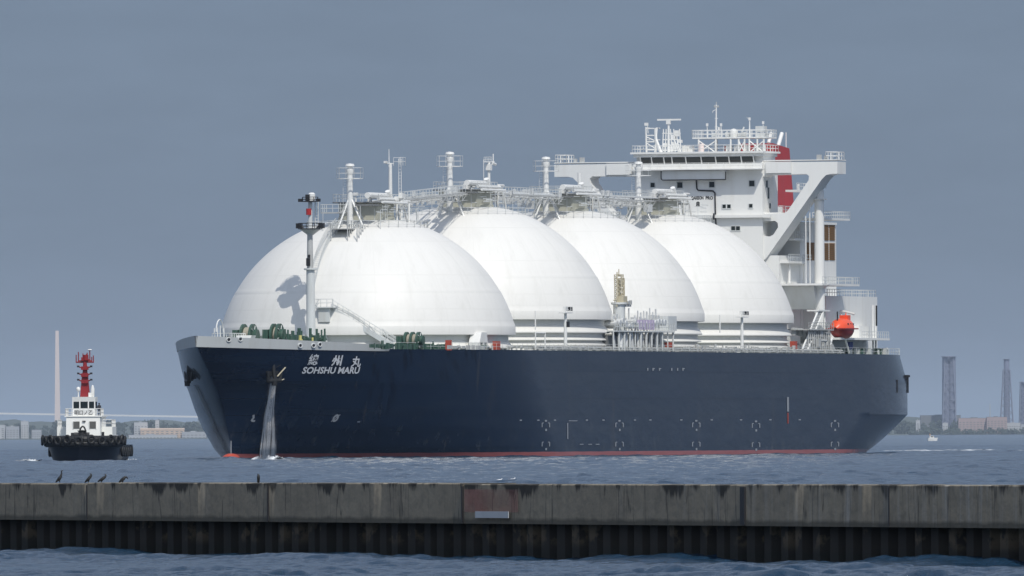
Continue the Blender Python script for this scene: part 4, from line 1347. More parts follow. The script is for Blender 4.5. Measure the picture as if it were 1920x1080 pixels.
# ------------------------------------------------------------------ funnel, casing, aft house
def aft():
    sf = 270
    pr, zt = at_p(1478, 275, 4.8)
    zt = 53.0
    f = MB()
    P = [(sf, .8), (sf, 7.0), (sf + 10, 6.7), (sf + 11, 5.4), (sf + 11, 2.0), (sf + 10, .8)]
    n = len(P)
    vs = [(s + (1.6 if s > sf + 5 else 0), p * 1.05, 39.0) for s, p in P] + [(s, p * .97, zt - (s - sf) * .07) for s, p in P]
    f.add(vs, [tuple(range(n))[::-1], tuple(range(n, 2 * n))] + [(k, (k + 1) % n, n + (k + 1) % n, n + k) for k in range(n)])
    fo = flip(f).build('funnel', M['red'], ship)
    for k, (x, yb, xt, yt, rad) in enumerate(((1441, 268, 1446, 250, .5), (1459, 274, 1466, 250, .55))):
        m = MB(); p0 = 3.0 + k * 1.0
        (a, b), (c, d) = at_p(x, yb, p0), at_p(xt, yt, p0)
        m.bar((a, p0, 51.0), (a, p0, b), rad * .6, 10); m.bar((a, p0, b), (c, p0, d), rad * .62, 10)
        flip(m).build('exhaust_pipe', M['white'], fo)
    m = MB(); a, b = at_p(1472, 300, 5.0); m.bar((a, 5.2, 44), (a, 5.2, at_p(1472, 248, 5.2)[1]), .09, 6); flip(m).build('whip_aerial', M['white'], fo)
    # accommodation steps behind the bridge front, port side galleries
    h = MB()
    h.box((268.2, -11, 16.6), (276, 11, 38.9))
    h.box((250.4, 11.5, 16.6), (262, 14.0, bz(480)))
    h.box((262.2, -14, 16.6), (at_p(1568, 500, 14)[0], 14, at_p(1550, 418, 14)[1]))
    h.box((276.2, -7, 38.5), (288, 5, 39.8))
    o = flip(h).build('engine_casing', M['white'], ship)
    g = MB(); rl = MB()
    for y, s0, s1, p1 in ((356, 262, 272, 13.5), (400, 250.4, 262, 14.0), (447, 256, 264, 15.0), (490, 251, 264, 15.5), (530, 251, 272, 21.5), (408, 256, 270, 20.5)):
        z = at_p(1500, y, p1)[1]
        if y == 408: z = at_p(1530, 408, 19.5)[1]
        p0 = 11.5 if y != 408 else 13.8
        g.box((s0, p0, z - .35), (s1, p1, z)); rl.rail([(s0, p1, z), (s1, p1, z), (s1, p0, z)], 1.15, 1.2, .045)
    for x, y0, y1, p in ((1480, 495, 530, 14.8), (1508, 495, 530, 15.0), (1497, 345, 356, 13.0)):
        sa, za = at_p(x, y1, p); _, zb = at_p(x, y0, p); g.bar((sa, p, za), (sa, p, zb), .22, 8)
    g.prism([(252, 11.6, at_p(1470, 532, 14)[1] - .4), (256, 11.6, at_p(1470, 532, 14)[1] - .4), (254, 11.6, at_p(1470, 580, 14)[1])], (0, 8, 0))
    go = flip(g).build('gallery_deck', M['white'], o); flip(rl).build('gallery_railing', M['grey'], go)
    dd = MB()
    for x, y, w, hh in ((1438, 345, .9, 1.2), (1441, 362, .8, 1.9), (1444, 386, .7, .9)):
        s, z = at_p(x, y, 11.43); dd.box((s - w / 2, 11.3, z - hh / 2), (s + w / 2, 11.46, z + hh / 2))
    flip(dd).build('side_window', M['glass'], o)
    # louvres
    for x0, x1, y0, y1 in ((1544, 1553.5, 422, 451), (1555.5, 1565, 422, 451), (1544, 1553.5, 456, 488), (1555.5, 1565, 456, 488), (1513, 1527, 455, 488)):
        (sa, za), (sb, zb) = at_p(x0, y1, 14.05), at_p(x1, y0, 14.05)
        m = MB(); m.box((sa, 13.9, za), (sb, 14.04, zb))
        nsl = 9
        for k in range(nsl):
            z = za + (zb - za) * (k + .5) / nsl; m.box((sa, 14.04, z - .05), (sb, 14.14, z + .1))
        flip(m).build('louvre', M['brown'], o)
    m = MB(); (sa, za), (sb, zb) = at_p(1542, 421, 14.1), at_p(1567, 418, 14.1); m.box((sa, 13.9, za), (sb, 14.3, za + .4)); flip(m).build('louvre_hood', M['white'], o)
    # aft house
    h = MB(); s1 = at_p(1645, 600, 18)[0]; za = at_p(1610, 556, 18)[1]
    h.box((264, -18, 16.6), (s1, 18, za))
    (sa, zl) = at_p(1562, 633, 21)
    h.box((sa, 18.05, zl - .35), (at_p(1656, 633, 21)[0], 22.2, zl)); 
    (sb, zb) = at_p(1600, 622, 18.3); h.box((sb, 18.05, zl), (at_p(1622, 622, 18.3)[0], 19.4, zb + 1.0))
    for x, y in ((1637, 640), (1642, 640)): 
        s = at_p(x, y, 20.5)[0]; h.bar((s, 20.5, 16.6), (s, 20.5, at_p(x, 572, 20.5)[1]), .16, 8)
    ah = flip(h).build('aft_house', M['white'], ship)
    rl = MB(); rl.rail([(264, 17.8, za), (s1 - .2, 17.8, za), (s1 - .2, -17.8, za), (264, -17.8, za)], 1.15, 1.4, .045)
    rl.rail([(at_p(1605, 633, 21)[0], 22.1, zl), (at_p(1655, 633, 21)[0], 22.1, zl)], 1.1, 1.2, .045)
    flip(rl).build('aft_railing', M['grey'], ah)
    m = MB(); s, z = at_p(1641, 600, 20.6); m.bar((s + .6, 20.6, z - 1), (s + .6, 20.6, z + 2.5), .2, 7); flip(m).build('dark_pole', M['iron'], ah)
    # tall side post with platforms
    p = 20.0
    s = at_p(1536.5, 450, p)[0]
    m = MB(); zt = at_p(1537, 346, p)[1]
    m.bar((s, p, 16.6), (s, p, zt - 1), .92, 16, .8); m.bar((s, p, zt - 1), (s + .6, p, zt + .2), .6, 10)
    m.lathe((s, p, 0), [(.8, 27.8), (1.7, 28.5), (1.7, 28.7), (.8, 28.7)], 14)
    m.lathe((s, p, 0), [(.8, at_p(1537, 375, p)[1]), (1.4, at_p(1537, 374, p)[1]), (1.4, at_p(1537, 373, p)[1]), (.7, at_p(1537, 372, p)[1])], 14)
    zq = at_p(1537, 372, p)[1]
    m.bar((s - 1.6, p - 1.2, 28.8), (s - 1.6, p - 1.2, zq), .1, 6); m.bar((s - 2.6, p - 1.6, 28.8), (s - 2.6, p - 1.6, zq - 3), .1, 6)
    po = flip(m).build('side_post', M['white'], ship)
    m = MB(); m.rail([(s + 1.2, p - .4, zt - .6), (s + 1.2, p + .8, zt - .6), (s - .4, p + .8, zt - .6)], 1.0, .8, .06); m.cbox((s + 1.2, p, zt + .3), (.9, .7, .7)); flip(m).build('post_lamp', M['grey'], po)
    # boarding ladder stowed on its slope
    m = MB()
    (sa, za), (sb, zb) = at_p(1502, 655, 23.0), at_p(1532, 582, 22.0)
    for dp in (0, .0):
        pass
    A0, B0 = Vector((sa, 23.2, za)), Vector((sb, 22.2, zb))
    off = Vector((2.4, .2, 0))
    for o_ in (Vector((0, 0, 0)), off):
        m.bar(A0 + o_, B0 + o_, .17, 6)
    for k in range(26):
        t = k / 25; m.bar(A0.lerp(B0, t), A0.lerp(B0, t) + off, .06, 4)
    m.box((sb - 1.0, 20.5, zb - .15), (sb + 5.5, 22.6, zb + .1)); m.bar((sb + 4.2, 22, 16.7), (sb + 4.2, 22, zb), .16)
    lad = flip(m).build('boarding_ladder', M['white'], ship)
    m = MB(); m.add([A0 + Vector((0, -.1, -.1)), A0 + off + Vector((0, -.1, -.1)), B0 + off + Vector((0, -.1, -.1)), B0 + Vector((0, -.1, -.1))], [(0, 1, 2, 3)]); flip(m).build('ladder_tread', M['midgrey'], lad, 0, fix=False)
    # boat davits and frames under the lifeboat
    m = MB()
    for x in (1546, 1551): 
        s = at_p(x, 640, 21.5)[0]; m.bar((s, 21.5, 16.6), (s, 21.5, 22.5 if x == 1546 else 20.5), .2, 8)
    for (x0, y0, x1, y1) in ((1549, 625, 1566, 658), (1551, 615, 1546, 600), (1585, 636, 1592, 662), (1560, 634, 1553, 660)):
        (sa, za), (sb, zb) = at_p(x0, y0, 21.8), at_p(x1, y1, 21.8); m.bar((sa, 21.8, za), (sb, 21.8, zb), .18, 7)
    s, z = at_p(1590, 597, 21); m.bar((s + 2.2, 19, 20), (s + 2.2, 19, 24.2), .25, 8); m.bar((s + 2.2, 19, 24.2), (s + 1.4, 21.8, 23.6), .2, 8)
    flip(m).build('boat_davit', M['white'], ship)
    r = random.Random(31)
    m = MB()
    for k in range(36):
        m.cut()
        s = r.uniform(266, 297); p = r.uniform(18.5, 20.0) if s > 288 else r.uniform(18.5, 21.5)
        if r.random() < .5: m.cbox((s, p, 17.2), (r.uniform(.5, 1.6), .8, r.uniform(.7, 1.5)))
        else: m.bar((s, p, 16.6), (s + r.uniform(-.8, .8), p, 16.9 + r.uniform(.4, 1.2)), r.uniform(.08, .3), 7)
    flip(m).build('stern_fitting', M['grey'], ship)
    m = MB()
    for k in range(20):
        m.cut()
        s = r.uniform(264, 292); p = r.uniform(19.0, 21.3)
        m.cbox((s, p, 17.2), (r.uniform(.4, 1.3), .7, r.uniform(.6, 1.6)))
    flip(m).build('stern_winch', M['green'], ship)
    m = MB(); s = at_p(1594, 647, 21)[0]; m.box((s - 1, 20.6, 17.6), (s + 1, 21.2, 18.9)); flip(m).build('blue_tarpaulin', paint('navy_tarp', (.02, .04, .16), .6, .2, 1.), ship)
    m = MB()
    for k in range(40):
        m.cut(); s = r.uniform(236, 250); p = r.uniform(20.5, 23.6); z = r.uniform(16.8, 20.6)
        if r.random() < .5: m.bar((s, p, z), (s + r.uniform(1, 4), p, z), r.uniform(.1, .3), 7)
        else: m.cbox((s, p, z), (r.uniform(.4, 1.6), .7, r.uniform(.4, 1.4)))
    for k in range(12):
        m.cut(); s = 237 + 1.1 * k; m.bar((s, 23.4, 16.6), (s, 23.4, 20.8), .12, 6)
    m.cut(); m.box((236, 20, 20.7), (250, 23.8, 20.9)); m.rail([(236, 23.8, 20.9), (250, 23.8, 20.9)], 1.1, 1.2, .05)
    flip(m).build('aft_pipe_deck', M['midgrey'], ship)
aft()

def lifeboat():
    s, z = at_p(1579, 616, 21.5)
    w = TIP + AFT * s + PORT * 21.5 + UP * z
    root = empty('lifeboat', w, PHI)
    root.scale = (1.2, 1.25, 1.2)
    tag(root, 'orange enclosed lifeboat hanging at the ship stern in front of the white aft house', 'lifeboat')
    up, lo = MB(), MB()
    n, L = 24, 3.3
    def ring(t, top):
        x = -L + 2 * L * t
        e = max(0.02, 1 - abs(2 * t - 1) ** 2.6)
        return x, 1.35 * e ** .5, (1.45 if top else -1.6) * e ** (.55 if top else .8)
    for mb, top in ((up, True), (lo, False)):
        m = 10; nn = 20
        for j in range(nn + 1):
            x, b, h = ring(j / nn, top)
            for k in range(m + 1):
                a = math.pi * k / m
                mb.v.append((x, b * math.cos(a), h * math.sin(a) ** (.8 if top else .9)))
        for j in range(nn):
            for k in range(m):
                mb.f.append((j * (m + 1) + k, j * (m + 1) + k + 1, (j + 1) * (m + 1) + k + 1, (j + 1) * (m + 1) + k))
    up.box((.8, -.6, 1.0), (2.0, .6, 1.9)); up.bar((1.6, 0, 1.7), (1.9, 0, 2.3), .12, 6, .03)
    up.build('canopy', M['orange'], root); lo.build('boat_hull', M['maroon'], root)
    f = MB(); f.box((-3.1, -1.42, -.12), (3.1, 1.42, .06)); f.build('fender_strip', M['maroon'], root)
    h = MB(); h.bar((-2.2, 0, 1.0), (-2.2, 0, 2.4), .1, 6); h.build('lifting_hook', M['iron'], root)
    wdw = MB()
    for x in (-1.2, 0, 1.2): wdw.box((x - .15, -1.28, .5), (x + .15, -1.18, .75))
    wdw.build('port_light', M['glass'], root)
lifeboat()

# ------------------------------------------------------------------ tug
def tug():
    D = 2050.0
    c = pix(158, 863, D); c.z = 0
    PSI = math.radians(-3.5)
    root = empty('tugboat', (c.x, c.y, 0), -math.pi / 2 + PSI)
    root.scale = (.93, .93, 1)
    tag(root, 'black and white tugboat with tall red mast steaming towards the viewer', 'tugboat')
    # local x forward (bow), y to port, z up
    hullm = MB()
    L = 33.0; x1 = 8.0
    st = 40
    def hb(t, z):                                             # t from bow 0 to stern 1
        full = 4.9 + .32 * max(0, z) * (1 if z < 3 else .9)
        e = min(1, t / .26)
        blunt = (1 - (1 - e) ** (2.6 if z > 2 else 2.2)) ** (.62 if z > 2 else .75)
        tail = 1 - .18 * max(0, (t - .8) / .2) ** 2
        return full * blunt * tail
    zs = [-1, 0, .6, 1.2, 1.9, 2.5, 3.1]
    for z in zs:
        row = []
        for k in range(st + 1):
            t = (k / st) ** 1.6
            xs = x1 - .35 * (3.1 - z) - t * L
            zz = z if z < 2 else z - (z - 1.6) * .62 * min(1, max(0, (t - .2) / .25))
            row.append((xs, hb(t, z), zz))
        ring = row + [(a, -b, d) for a, b, d in row[:0:-1]]
        hullm.v += ring
    n = 2 * st + 1
    for j in range(len(zs) - 1):
        for i in range(n):
            hullm.f.append((j * n + i, j * n + (i + 1) % n, (j + 1) * n + (i + 1) % n, (j + 1) * n + i))
    h = hullm.build('hull', paint('black_tug_hull', (.012, .018, .032), .4, .2, .8), root, 40)
    d = MB(); 
    for k in range(st):
        q = []
        for kk in (k, k + 1):
            t = (kk / st) ** 1.6
            q.append((x1 - t * L, hb(t, 3.1) - .05, 2.85 - 1.25 * .62 * min(1, max(0, (t - .2) / .25))))
        d.add([(q[0][0], q[0][1], q[0][2]), (q[1][0], q[1][1], q[1][2]), (q[1][0], -q[1][1], q[1][2]), (q[0][0], -q[0][1], q[0][2])], [(0, 1, 2, 3)])
    d.build('deck', M['deck'], root, 0)
    fr = MB()                                                 # thick bow fender
    pts = []
    for sgn in (1, -1):
        q = []
        for k in range(0, 21):
            t = .24 * (k / 20) ** 1.6
            q.append(Vector((x1 + .1 - t * L, sgn * (hb(t, 3.1) + .1), 2.95)))
        pts = pts + q[::-1] if sgn == 1 else pts + q[1:]
    for z, rr in ((2.95, .55), (2.35, .5)):
        fr.path([Vector((p.x, p.y * (1 if z > 2.5 else .97), z)) for p in pts], rr, 10)
    fr.build('bow_fender', M['black'], root)
    def tyre_mb(R=.52, r=.2, n=14, m=7):
        t = MB(); vs, fs = [], []
        for i in range(n):
            a = 2 * math.pi * i / n
            for j in range(m):
                b = 2 * math.pi * j / m
                vs.append((r * math.sin(b), (R + r * math.cos(b)) * math.cos(a), (R + r * math.cos(b)) * math.sin(a)))
        for i in range(n):
            for j in range(m):
                fs.append((i * m + j, ((i + 1) % n) * m + j, ((i + 1) % n) * m + (j + 1) % m, i * m + (j + 1) % m))
        t.add(vs, fs); return t
    t0 = tyre_mb().build('tyre_fender', M['black'], root)
    tp = []
    N = 13
    Ls = [0]
    for a, b in zip(pts[:-1], pts[1:]): Ls.append(Ls[-1] + (b - a).length)
    for k in range(N):
        l = Ls[-1] * (k + .5) / N
        i = max(j for j in range(len(Ls)) if Ls[j] <= l); i = min(i, len(pts) - 2)
        p = pts[i].lerp(pts[i + 1], (l - Ls[i]) / max(1e-6, Ls[i + 1] - Ls[i])); tn = (pts[i + 1] - pts[i]).normalized()
        nrm = Vector((tn.y, -tn.x, 0))
        if nrm.x < 0 and abs(nrm.x) > .2: nrm = -nrm
        if abs(nrm.x) <= .2 and nrm.y * p.y < 0: nrm = -nrm
        tp.append((p + nrm * .5 + UP * (-.12 + (.1 if k % 2 else -.06)), math.atan2(nrm.y, nrm.x)))
    for sgn in (1, -1):
        for k in range(6):
            t = .34 + k * .1
            tp.append((Vector((x1 - t * L, sgn * (hb(t, 1.2) + .3), 1.25)), math.pi / 2 * sgn))
    for i, (p, a) in enumerate(tp):
        o = t0 if i == 0 else t0.copy()
        if i: COL.objects.link(o); o.parent = root
        o.location = p; o.rotation_euler = (0, 0, a)
        if i >= N: o.scale = (1.1, 1.15, 1.15)
    # deck house, two storeys
    W1 = 2.6
    hs = MB(); hs.prism([(2.0, -W1, 2.6), (2.0, W1, 2.6), (1.6, W1, 6.15), (1.6, -W1, 6.15)], (-10, 0, 0))
    hs.box((-7.0, -4.3, 2.2), (-1.5, -2.62, 4.75)); hs.box((-8.5, 2.62, 2.0), (-1.5, 4.2, 4.75))
    hs.box((-8.3, -2.85, 6.15), (1.75, 2.85, 6.32))
    TW = paint('white_tug_paint', (.84, .84, .80), .45, .04, .8)
    ho = hs.build('deck_house', TW, root)
    W2 = 1.72
    wh = MB(); 
    wh.prism([(.6, -W2, 6.32), (.6, W2, 6.32), (.35, W2 + .0, 7.25), (.35, -W2, 7.25)], (-3.8, 0, 0))
    wh.box((-3.4, -W2 + .06, 7.25), (.25, W2 - .06, 8.35)); wh.prism([(.35, -W2 - .06, 8.33), (.35, W2 + .06, 8.33), (.5, W2 + .06, 9.0), (.5, -W2 - .06, 9.0)], (-4.1, 0, 0))
    wo = wh.build('wheelhouse', TW, root)
    for y0, y1 in ((-1.58, -.72), (-.5, .62), (.8, 1.6)):
        m = MB(); m.box((.2, y0, 7.28), (.36, y1, 8.32)); m.build('wheelhouse_window', M['glass'], wo)
    mu = MB()
    for y in (-1.68, -.61, .71, 1.68): mu.box((.3, y - .09, 7.24), (.4, y + .09, 8.34))
    mu.build('window_post', M['white'], wo)
    sw = MB()
    for sgn in (1, -1): sw.box((-3.0, sgn * (W2 - .05), 7.3), (-.2, sgn * (W2 + .01), 8.3))
    sw.build('side_window', M['glass'], wo)
    for y in (-1.5, 1.0):
        m = MB(); m.box((1.72, y, 4.5), (1.86, y + .98, 5.5)); w = m.build('house_window', paint('grey_window', (.12, .12, .11), .3, .2, 2.0), ho)
        f = MB()
        for a in (y - .05, y + .98): f.box((1.7, a, 4.42), (1.92, a + .06, 5.58))
        f.build('window_frame', M['white'], w)
    nb = MB(); nb.box((1.55, -1.45, 6.42), (1.62, 1.6, 7.15)); nbo = nb.build('name_board', M['white'], root)
    tx = MB(); vs, fs = text_geo('明口ノ乙', 1.0, 0, .012); mn, mx_ = min(v[0] for v in vs), max(v[0] for v in vs); my = max(v[1] for v in vs)
    tx.add([(1.645, -1.3 + (u - mn) / (mx_ - mn) * 2.75, 6.5 + v / my * .58) for u, v in vs], fs); tx.build('board_lettering', M['iron'], nbo, 0, fix=False)
    m = MB(); m.add([(1.76, .0, 5.55), (1.76, .45, 5.6), (1.76, .3, 5.35), (1.76, .2, 5.1), (1.76, .3, 5.4)], [(0, 1, 2, 3, 4)]); m.add([(1.9, -.15, 5.45), (1.9, .35, 5.45), (1.84, .3, 5.62), (1.84, -.1, 5.62)], [(0, 1, 2, 3)]); m.build('house_emblem', M['iron'], ho, 0, fix=False)
    rl = MB(); rl.rail([(-3, -2.7, 6.32), (1.6, -2.7, 6.32), (1.6, 2.7, 6.32), (-3, 2.7, 6.32)], 1.0, .9, .05); rl.rail([(-8, -4.2, 4.75), (-1.6, -4.2, 4.75)], 1.0, 1, .05); rl.rail([(-8, 4.1, 4.75), (-1.6, 4.1, 4.75), (-1.6, 2.7, 4.75)], 1.0, 1, .05)
    rl.build('railing', M['white'], root)
    m = MB(); m.lathe((4.2, .05, 0), [(.55, 2.6), (.55, 4.0), (.75, 4.2), (1e-3, 4.3)], 12); m.bar((4.2, -1.2, 3.6), (4.2, 1.2, 3.6), .35, 10)
    m.path([Vector((4.5, .2 + .5 * math.cos(a), 3.6 + 1.2 * math.sin(a))) for a in np.linspace(0, math.pi, 12)], .13, 6)
    m.cbox((3.9, -1.3, 3.3), (.8, .7, 1.2)); m.cbox((3.6, 3.2, 3.2), (.6, .4, 1.6)); m.cbox((3.2, -2.9, 3.1), (.5, .3, .8))
    m.build('towing_winch', M['iron'], root)
    # red mast
    m = MB(); m.prism([(-1.6, -.75, 9.0), (-1.6, .75, 9.0), (-1.6, .42, 12.4), (-1.6, -.42, 12.4)], (-.8, 0, 0)); m.bar((-2.0, 0, 12.2), (-2, 0, 15.0), .42, 10, .22)
    for z, w in ((11.2, 1.0), (12.1, 1.0), (13.1, 1.05)):
        m.bar((-1.6, -w, z + .25), (-1.6, -w * .35, z), .1, 6); m.bar((-1.6, w, z + .25), (-1.6, w * .35, z), .1, 6); m.cbox((-1.6, 0, z), (.7, 1.1, .5))
    m.bar((-2, -1.35, 13.95), (-2, 1.35, 13.95), .11, 6); m.bar((-2, -1.0, 14.15), (-2, 1.0, 14.15), .09, 6)
    for y, z in ((-1.35, 15.0), (-1.0, 15.4), (-.3, 15.2), (.35, 15.3), (.75, 15.6), (1.3, 14.9), (1.05, 14.7)): m.bar((-2, y, 13.9), (-2, y, z), .085, 5)
    m.cbox((-1.8, .25, 14.6), (.5, .6, .8)); m.cbox((-1.8, -.35, 14.4), (.4, .4, .5)); m.bar((-2, .7, 14), (-2, .2, 15.1), .08, 5)
    mo = m.build('mast', paint('deep_red_mast', (.26, .016, .02), .45, .15, 1.0), root)
    m = MB(); 
    for z in (11.45, 12.35, 13.35):
        for sg in (-1, 1): m.cbox((-1.5, sg * 1.0, z), (.35, .35, .25))
    m.build('mast_lamp', M['iron'], mo)
    m = MB(); m.sphere((-2, .75, 15.7), .28, 12, 6, (1, 1.3, .4)); m.build('antenna_disc', M['white'], mo)
    m = MB(); m.sphere((-.9, -.95, 10.1), .34, 14, 9); m.bar((-.9, -.95, 8.9), (-.9, -.95, 9.9), .08, 6); m.build('radome', M['white'], root)
    m = MB(); m.lathe((-1.0, 1.25, 0), [(.12, 8.9), (.3, 9.2), (.3, 10.1), (.15, 10.6), (1e-3, 10.7)], 12); m.cbox((-.6, .9, 9.3), (.3, .5, .6)); m.build('searchlight', M['white'], root)
    # person on the port side of the upper deck
    wp = root.matrix_basis @ Vector((-.6, 2.28, 6.32))
    return root, wp
tug_root, tug_p = tug()

def skin_mesh(name, pts, edges, rad, mat, root_i=0, sub=2):
    me = bpy.data.meshes.new(name); me.from_pydata(pts, edges, []); o = bpy.data.objects.new(name, me); COL.objects.link(o)
    sk = o.modifiers.new('skin', 'SKIN'); sk.use_smooth_shade = True
    for i, r_ in enumerate(rad):
        me.skin_vertices[0].data[i].radius = (r_, r_) if not isinstance(r_, tuple) else r_
    me.skin_vertices[0].data[root_i].use_root = True
    ss = o.modifiers.new('sub', 'SUBSURF'); ss.levels = sub; ss.render_levels = sub
    bpy.context.view_layer.update()
    dg = bpy.context.evaluated_depsgraph_get()
    em = bpy.data.meshes.new_from_object(o.evaluated_get(dg))
    o.modifiers.clear(); o.data = em; bpy.data.meshes.remove(me)
    em.name = name
    em.materials.clear(); em.materials.append(mat); em.shade_smooth()
    return o
def person():
    dark = paint('dark_work_clothes', (.02, .022, .03), .7, .3, 3)
    P = [(0, 0, .92), (0, 0, 1.15), (0, 0, 1.38), (0, 0, 1.5), (.02, 0, 1.62), (.03, 0, 1.72),
         (0, .19, 1.42), (.05, .25, 1.15), (.22, .22, 1.0), (.3, .18, .97),
         (0, -.19, 1.42), (.02, -.26, 1.15), (.1, -.25, .92), (.14, -.24, .82),
         (0, .1, .86), (.02, .11, .48), (0, .11, .08), (.14, .12, .04),
         (0, -.1, .86), (.03, -.11, .48), (0, -.11, .08), (.14, -.12, .04)]
    E = [(0, 1), (1, 2), (2, 3), (3, 4), (4, 5), (2, 6), (6, 7), (7, 8), (8, 9), (2, 10), (10, 11), (11, 12), (12, 13), (0, 14), (14, 15), (15, 16), (16, 17), (0, 18), (18, 19), (19, 20), (20, 21)]
    R = [.15, .15, .16, .07, .1, .09, .08, .06, .045, .04, .08, .06, .045, .04, .1, .075, .055, .04, .1, .075, .055, .04]
    o = skin_mesh('person', P, E, R, dark)
    o.location = tug_p; o.rotation_euler = (0, 0, tug_root.rotation_euler.z)
    tag(o, 'person in dark work clothes standing beside the tugboat wheelhouse', 'person')
    hm = MB(); hm.lathe((.03, 0, 0), [(.125, 1.66), (.12, 1.74), (.08, 1.81), (1e-3, 1.83)], 12)
    h = hm.build('helmet', M['iron'], o)
person()

# ------------------------------------------------------------------ foam
def foam_mat():
    m, nt, b = node_mat('white_foam')
    N, L = nt.nodes, nt.links
    tc = N.new('ShaderNodeTexCoord'); n = N.new('ShaderNodeTexNoise'); n.inputs['Scale'].default_value = 1.1; n.inputs['Detail'].default_value = 6
    mp = N.new('ShaderNodeMapping'); mp.inputs['Scale'].default_value = (.6, .25, 1)
    L.new(tc.outputs['Object'], mp.inputs[0]); L.new(mp.outputs[0], n.inputs['Vector'])
    r = N.new('ShaderNodeMapRange'); r.inputs['From Min'].default_value = .42; r.inputs['From Max'].default_value = .6
    L.new(n.outputs['Fac'], r.inputs['Value']); L.new(r.outputs[0], b.inputs['Alpha'])
    b.inputs['Base Color'].default_value = (.75, .78, .8, 1); b.inputs['Roughness'].default_value = .7
    return m
M['foam'] = foam_mat()
def foam(name, x0, x1, y, hgt, depth, label, alpha=1):
    """a low ridge of broken white water lying on the sea"""
    D = 27000 * CAMH / (y - horizon((x0 + x1) / 2))
    X0, X1 = (x0 - 960) / F * D, (x1 - 960) / F * D
    mb = MB(); n, k = 40, 8
    r = random.Random(int(x0))
    env = [max(0, math.sin(math.pi * i / n)) ** .5 * r.uniform(.5, 1.0) for i in range(n + 1)]
    for i in range(n + 1):
        for j in range(k + 1):
            t = j / k
            mb.v.append((X0 + (X1 - X0) * i / n, D + depth * (t - .5), -.13 + hgt * env[i] * math.sin(math.pi * t)))
    for i in range(n):
        for j in range(k):
            mb.f.append((i * (k + 1) + j, (i + 1) * (k + 1) + j, (i + 1) * (k + 1) + j + 1, i * (k + 1) + j + 1))
    o = mb.build(name, M['foam'], None, 180)
    tag(o, label, 'foam', kind='stuff')
foam('bow_wave_foam', 24, 92, 863, .35, 5, 'long white foam streak on the water spreading out from the tugboat')
foam('side_wave_foam', 214, 268, 862, .3, 4, 'white foam thrown up at the fendered side of the tugboat')
foam('wave_crest_foam', 318, 344, 863, .16, 3, 'small white wave crest between tugboat and ship bow')
foam('splash_foam', 468, 534, 861, .9, 4, 'white splash where the anchor washing water meets the sea')
foam('stern_wake_foam', 1640, 1925, 844, .3, 30, 'pale wake streak on the water behind the ship stern')

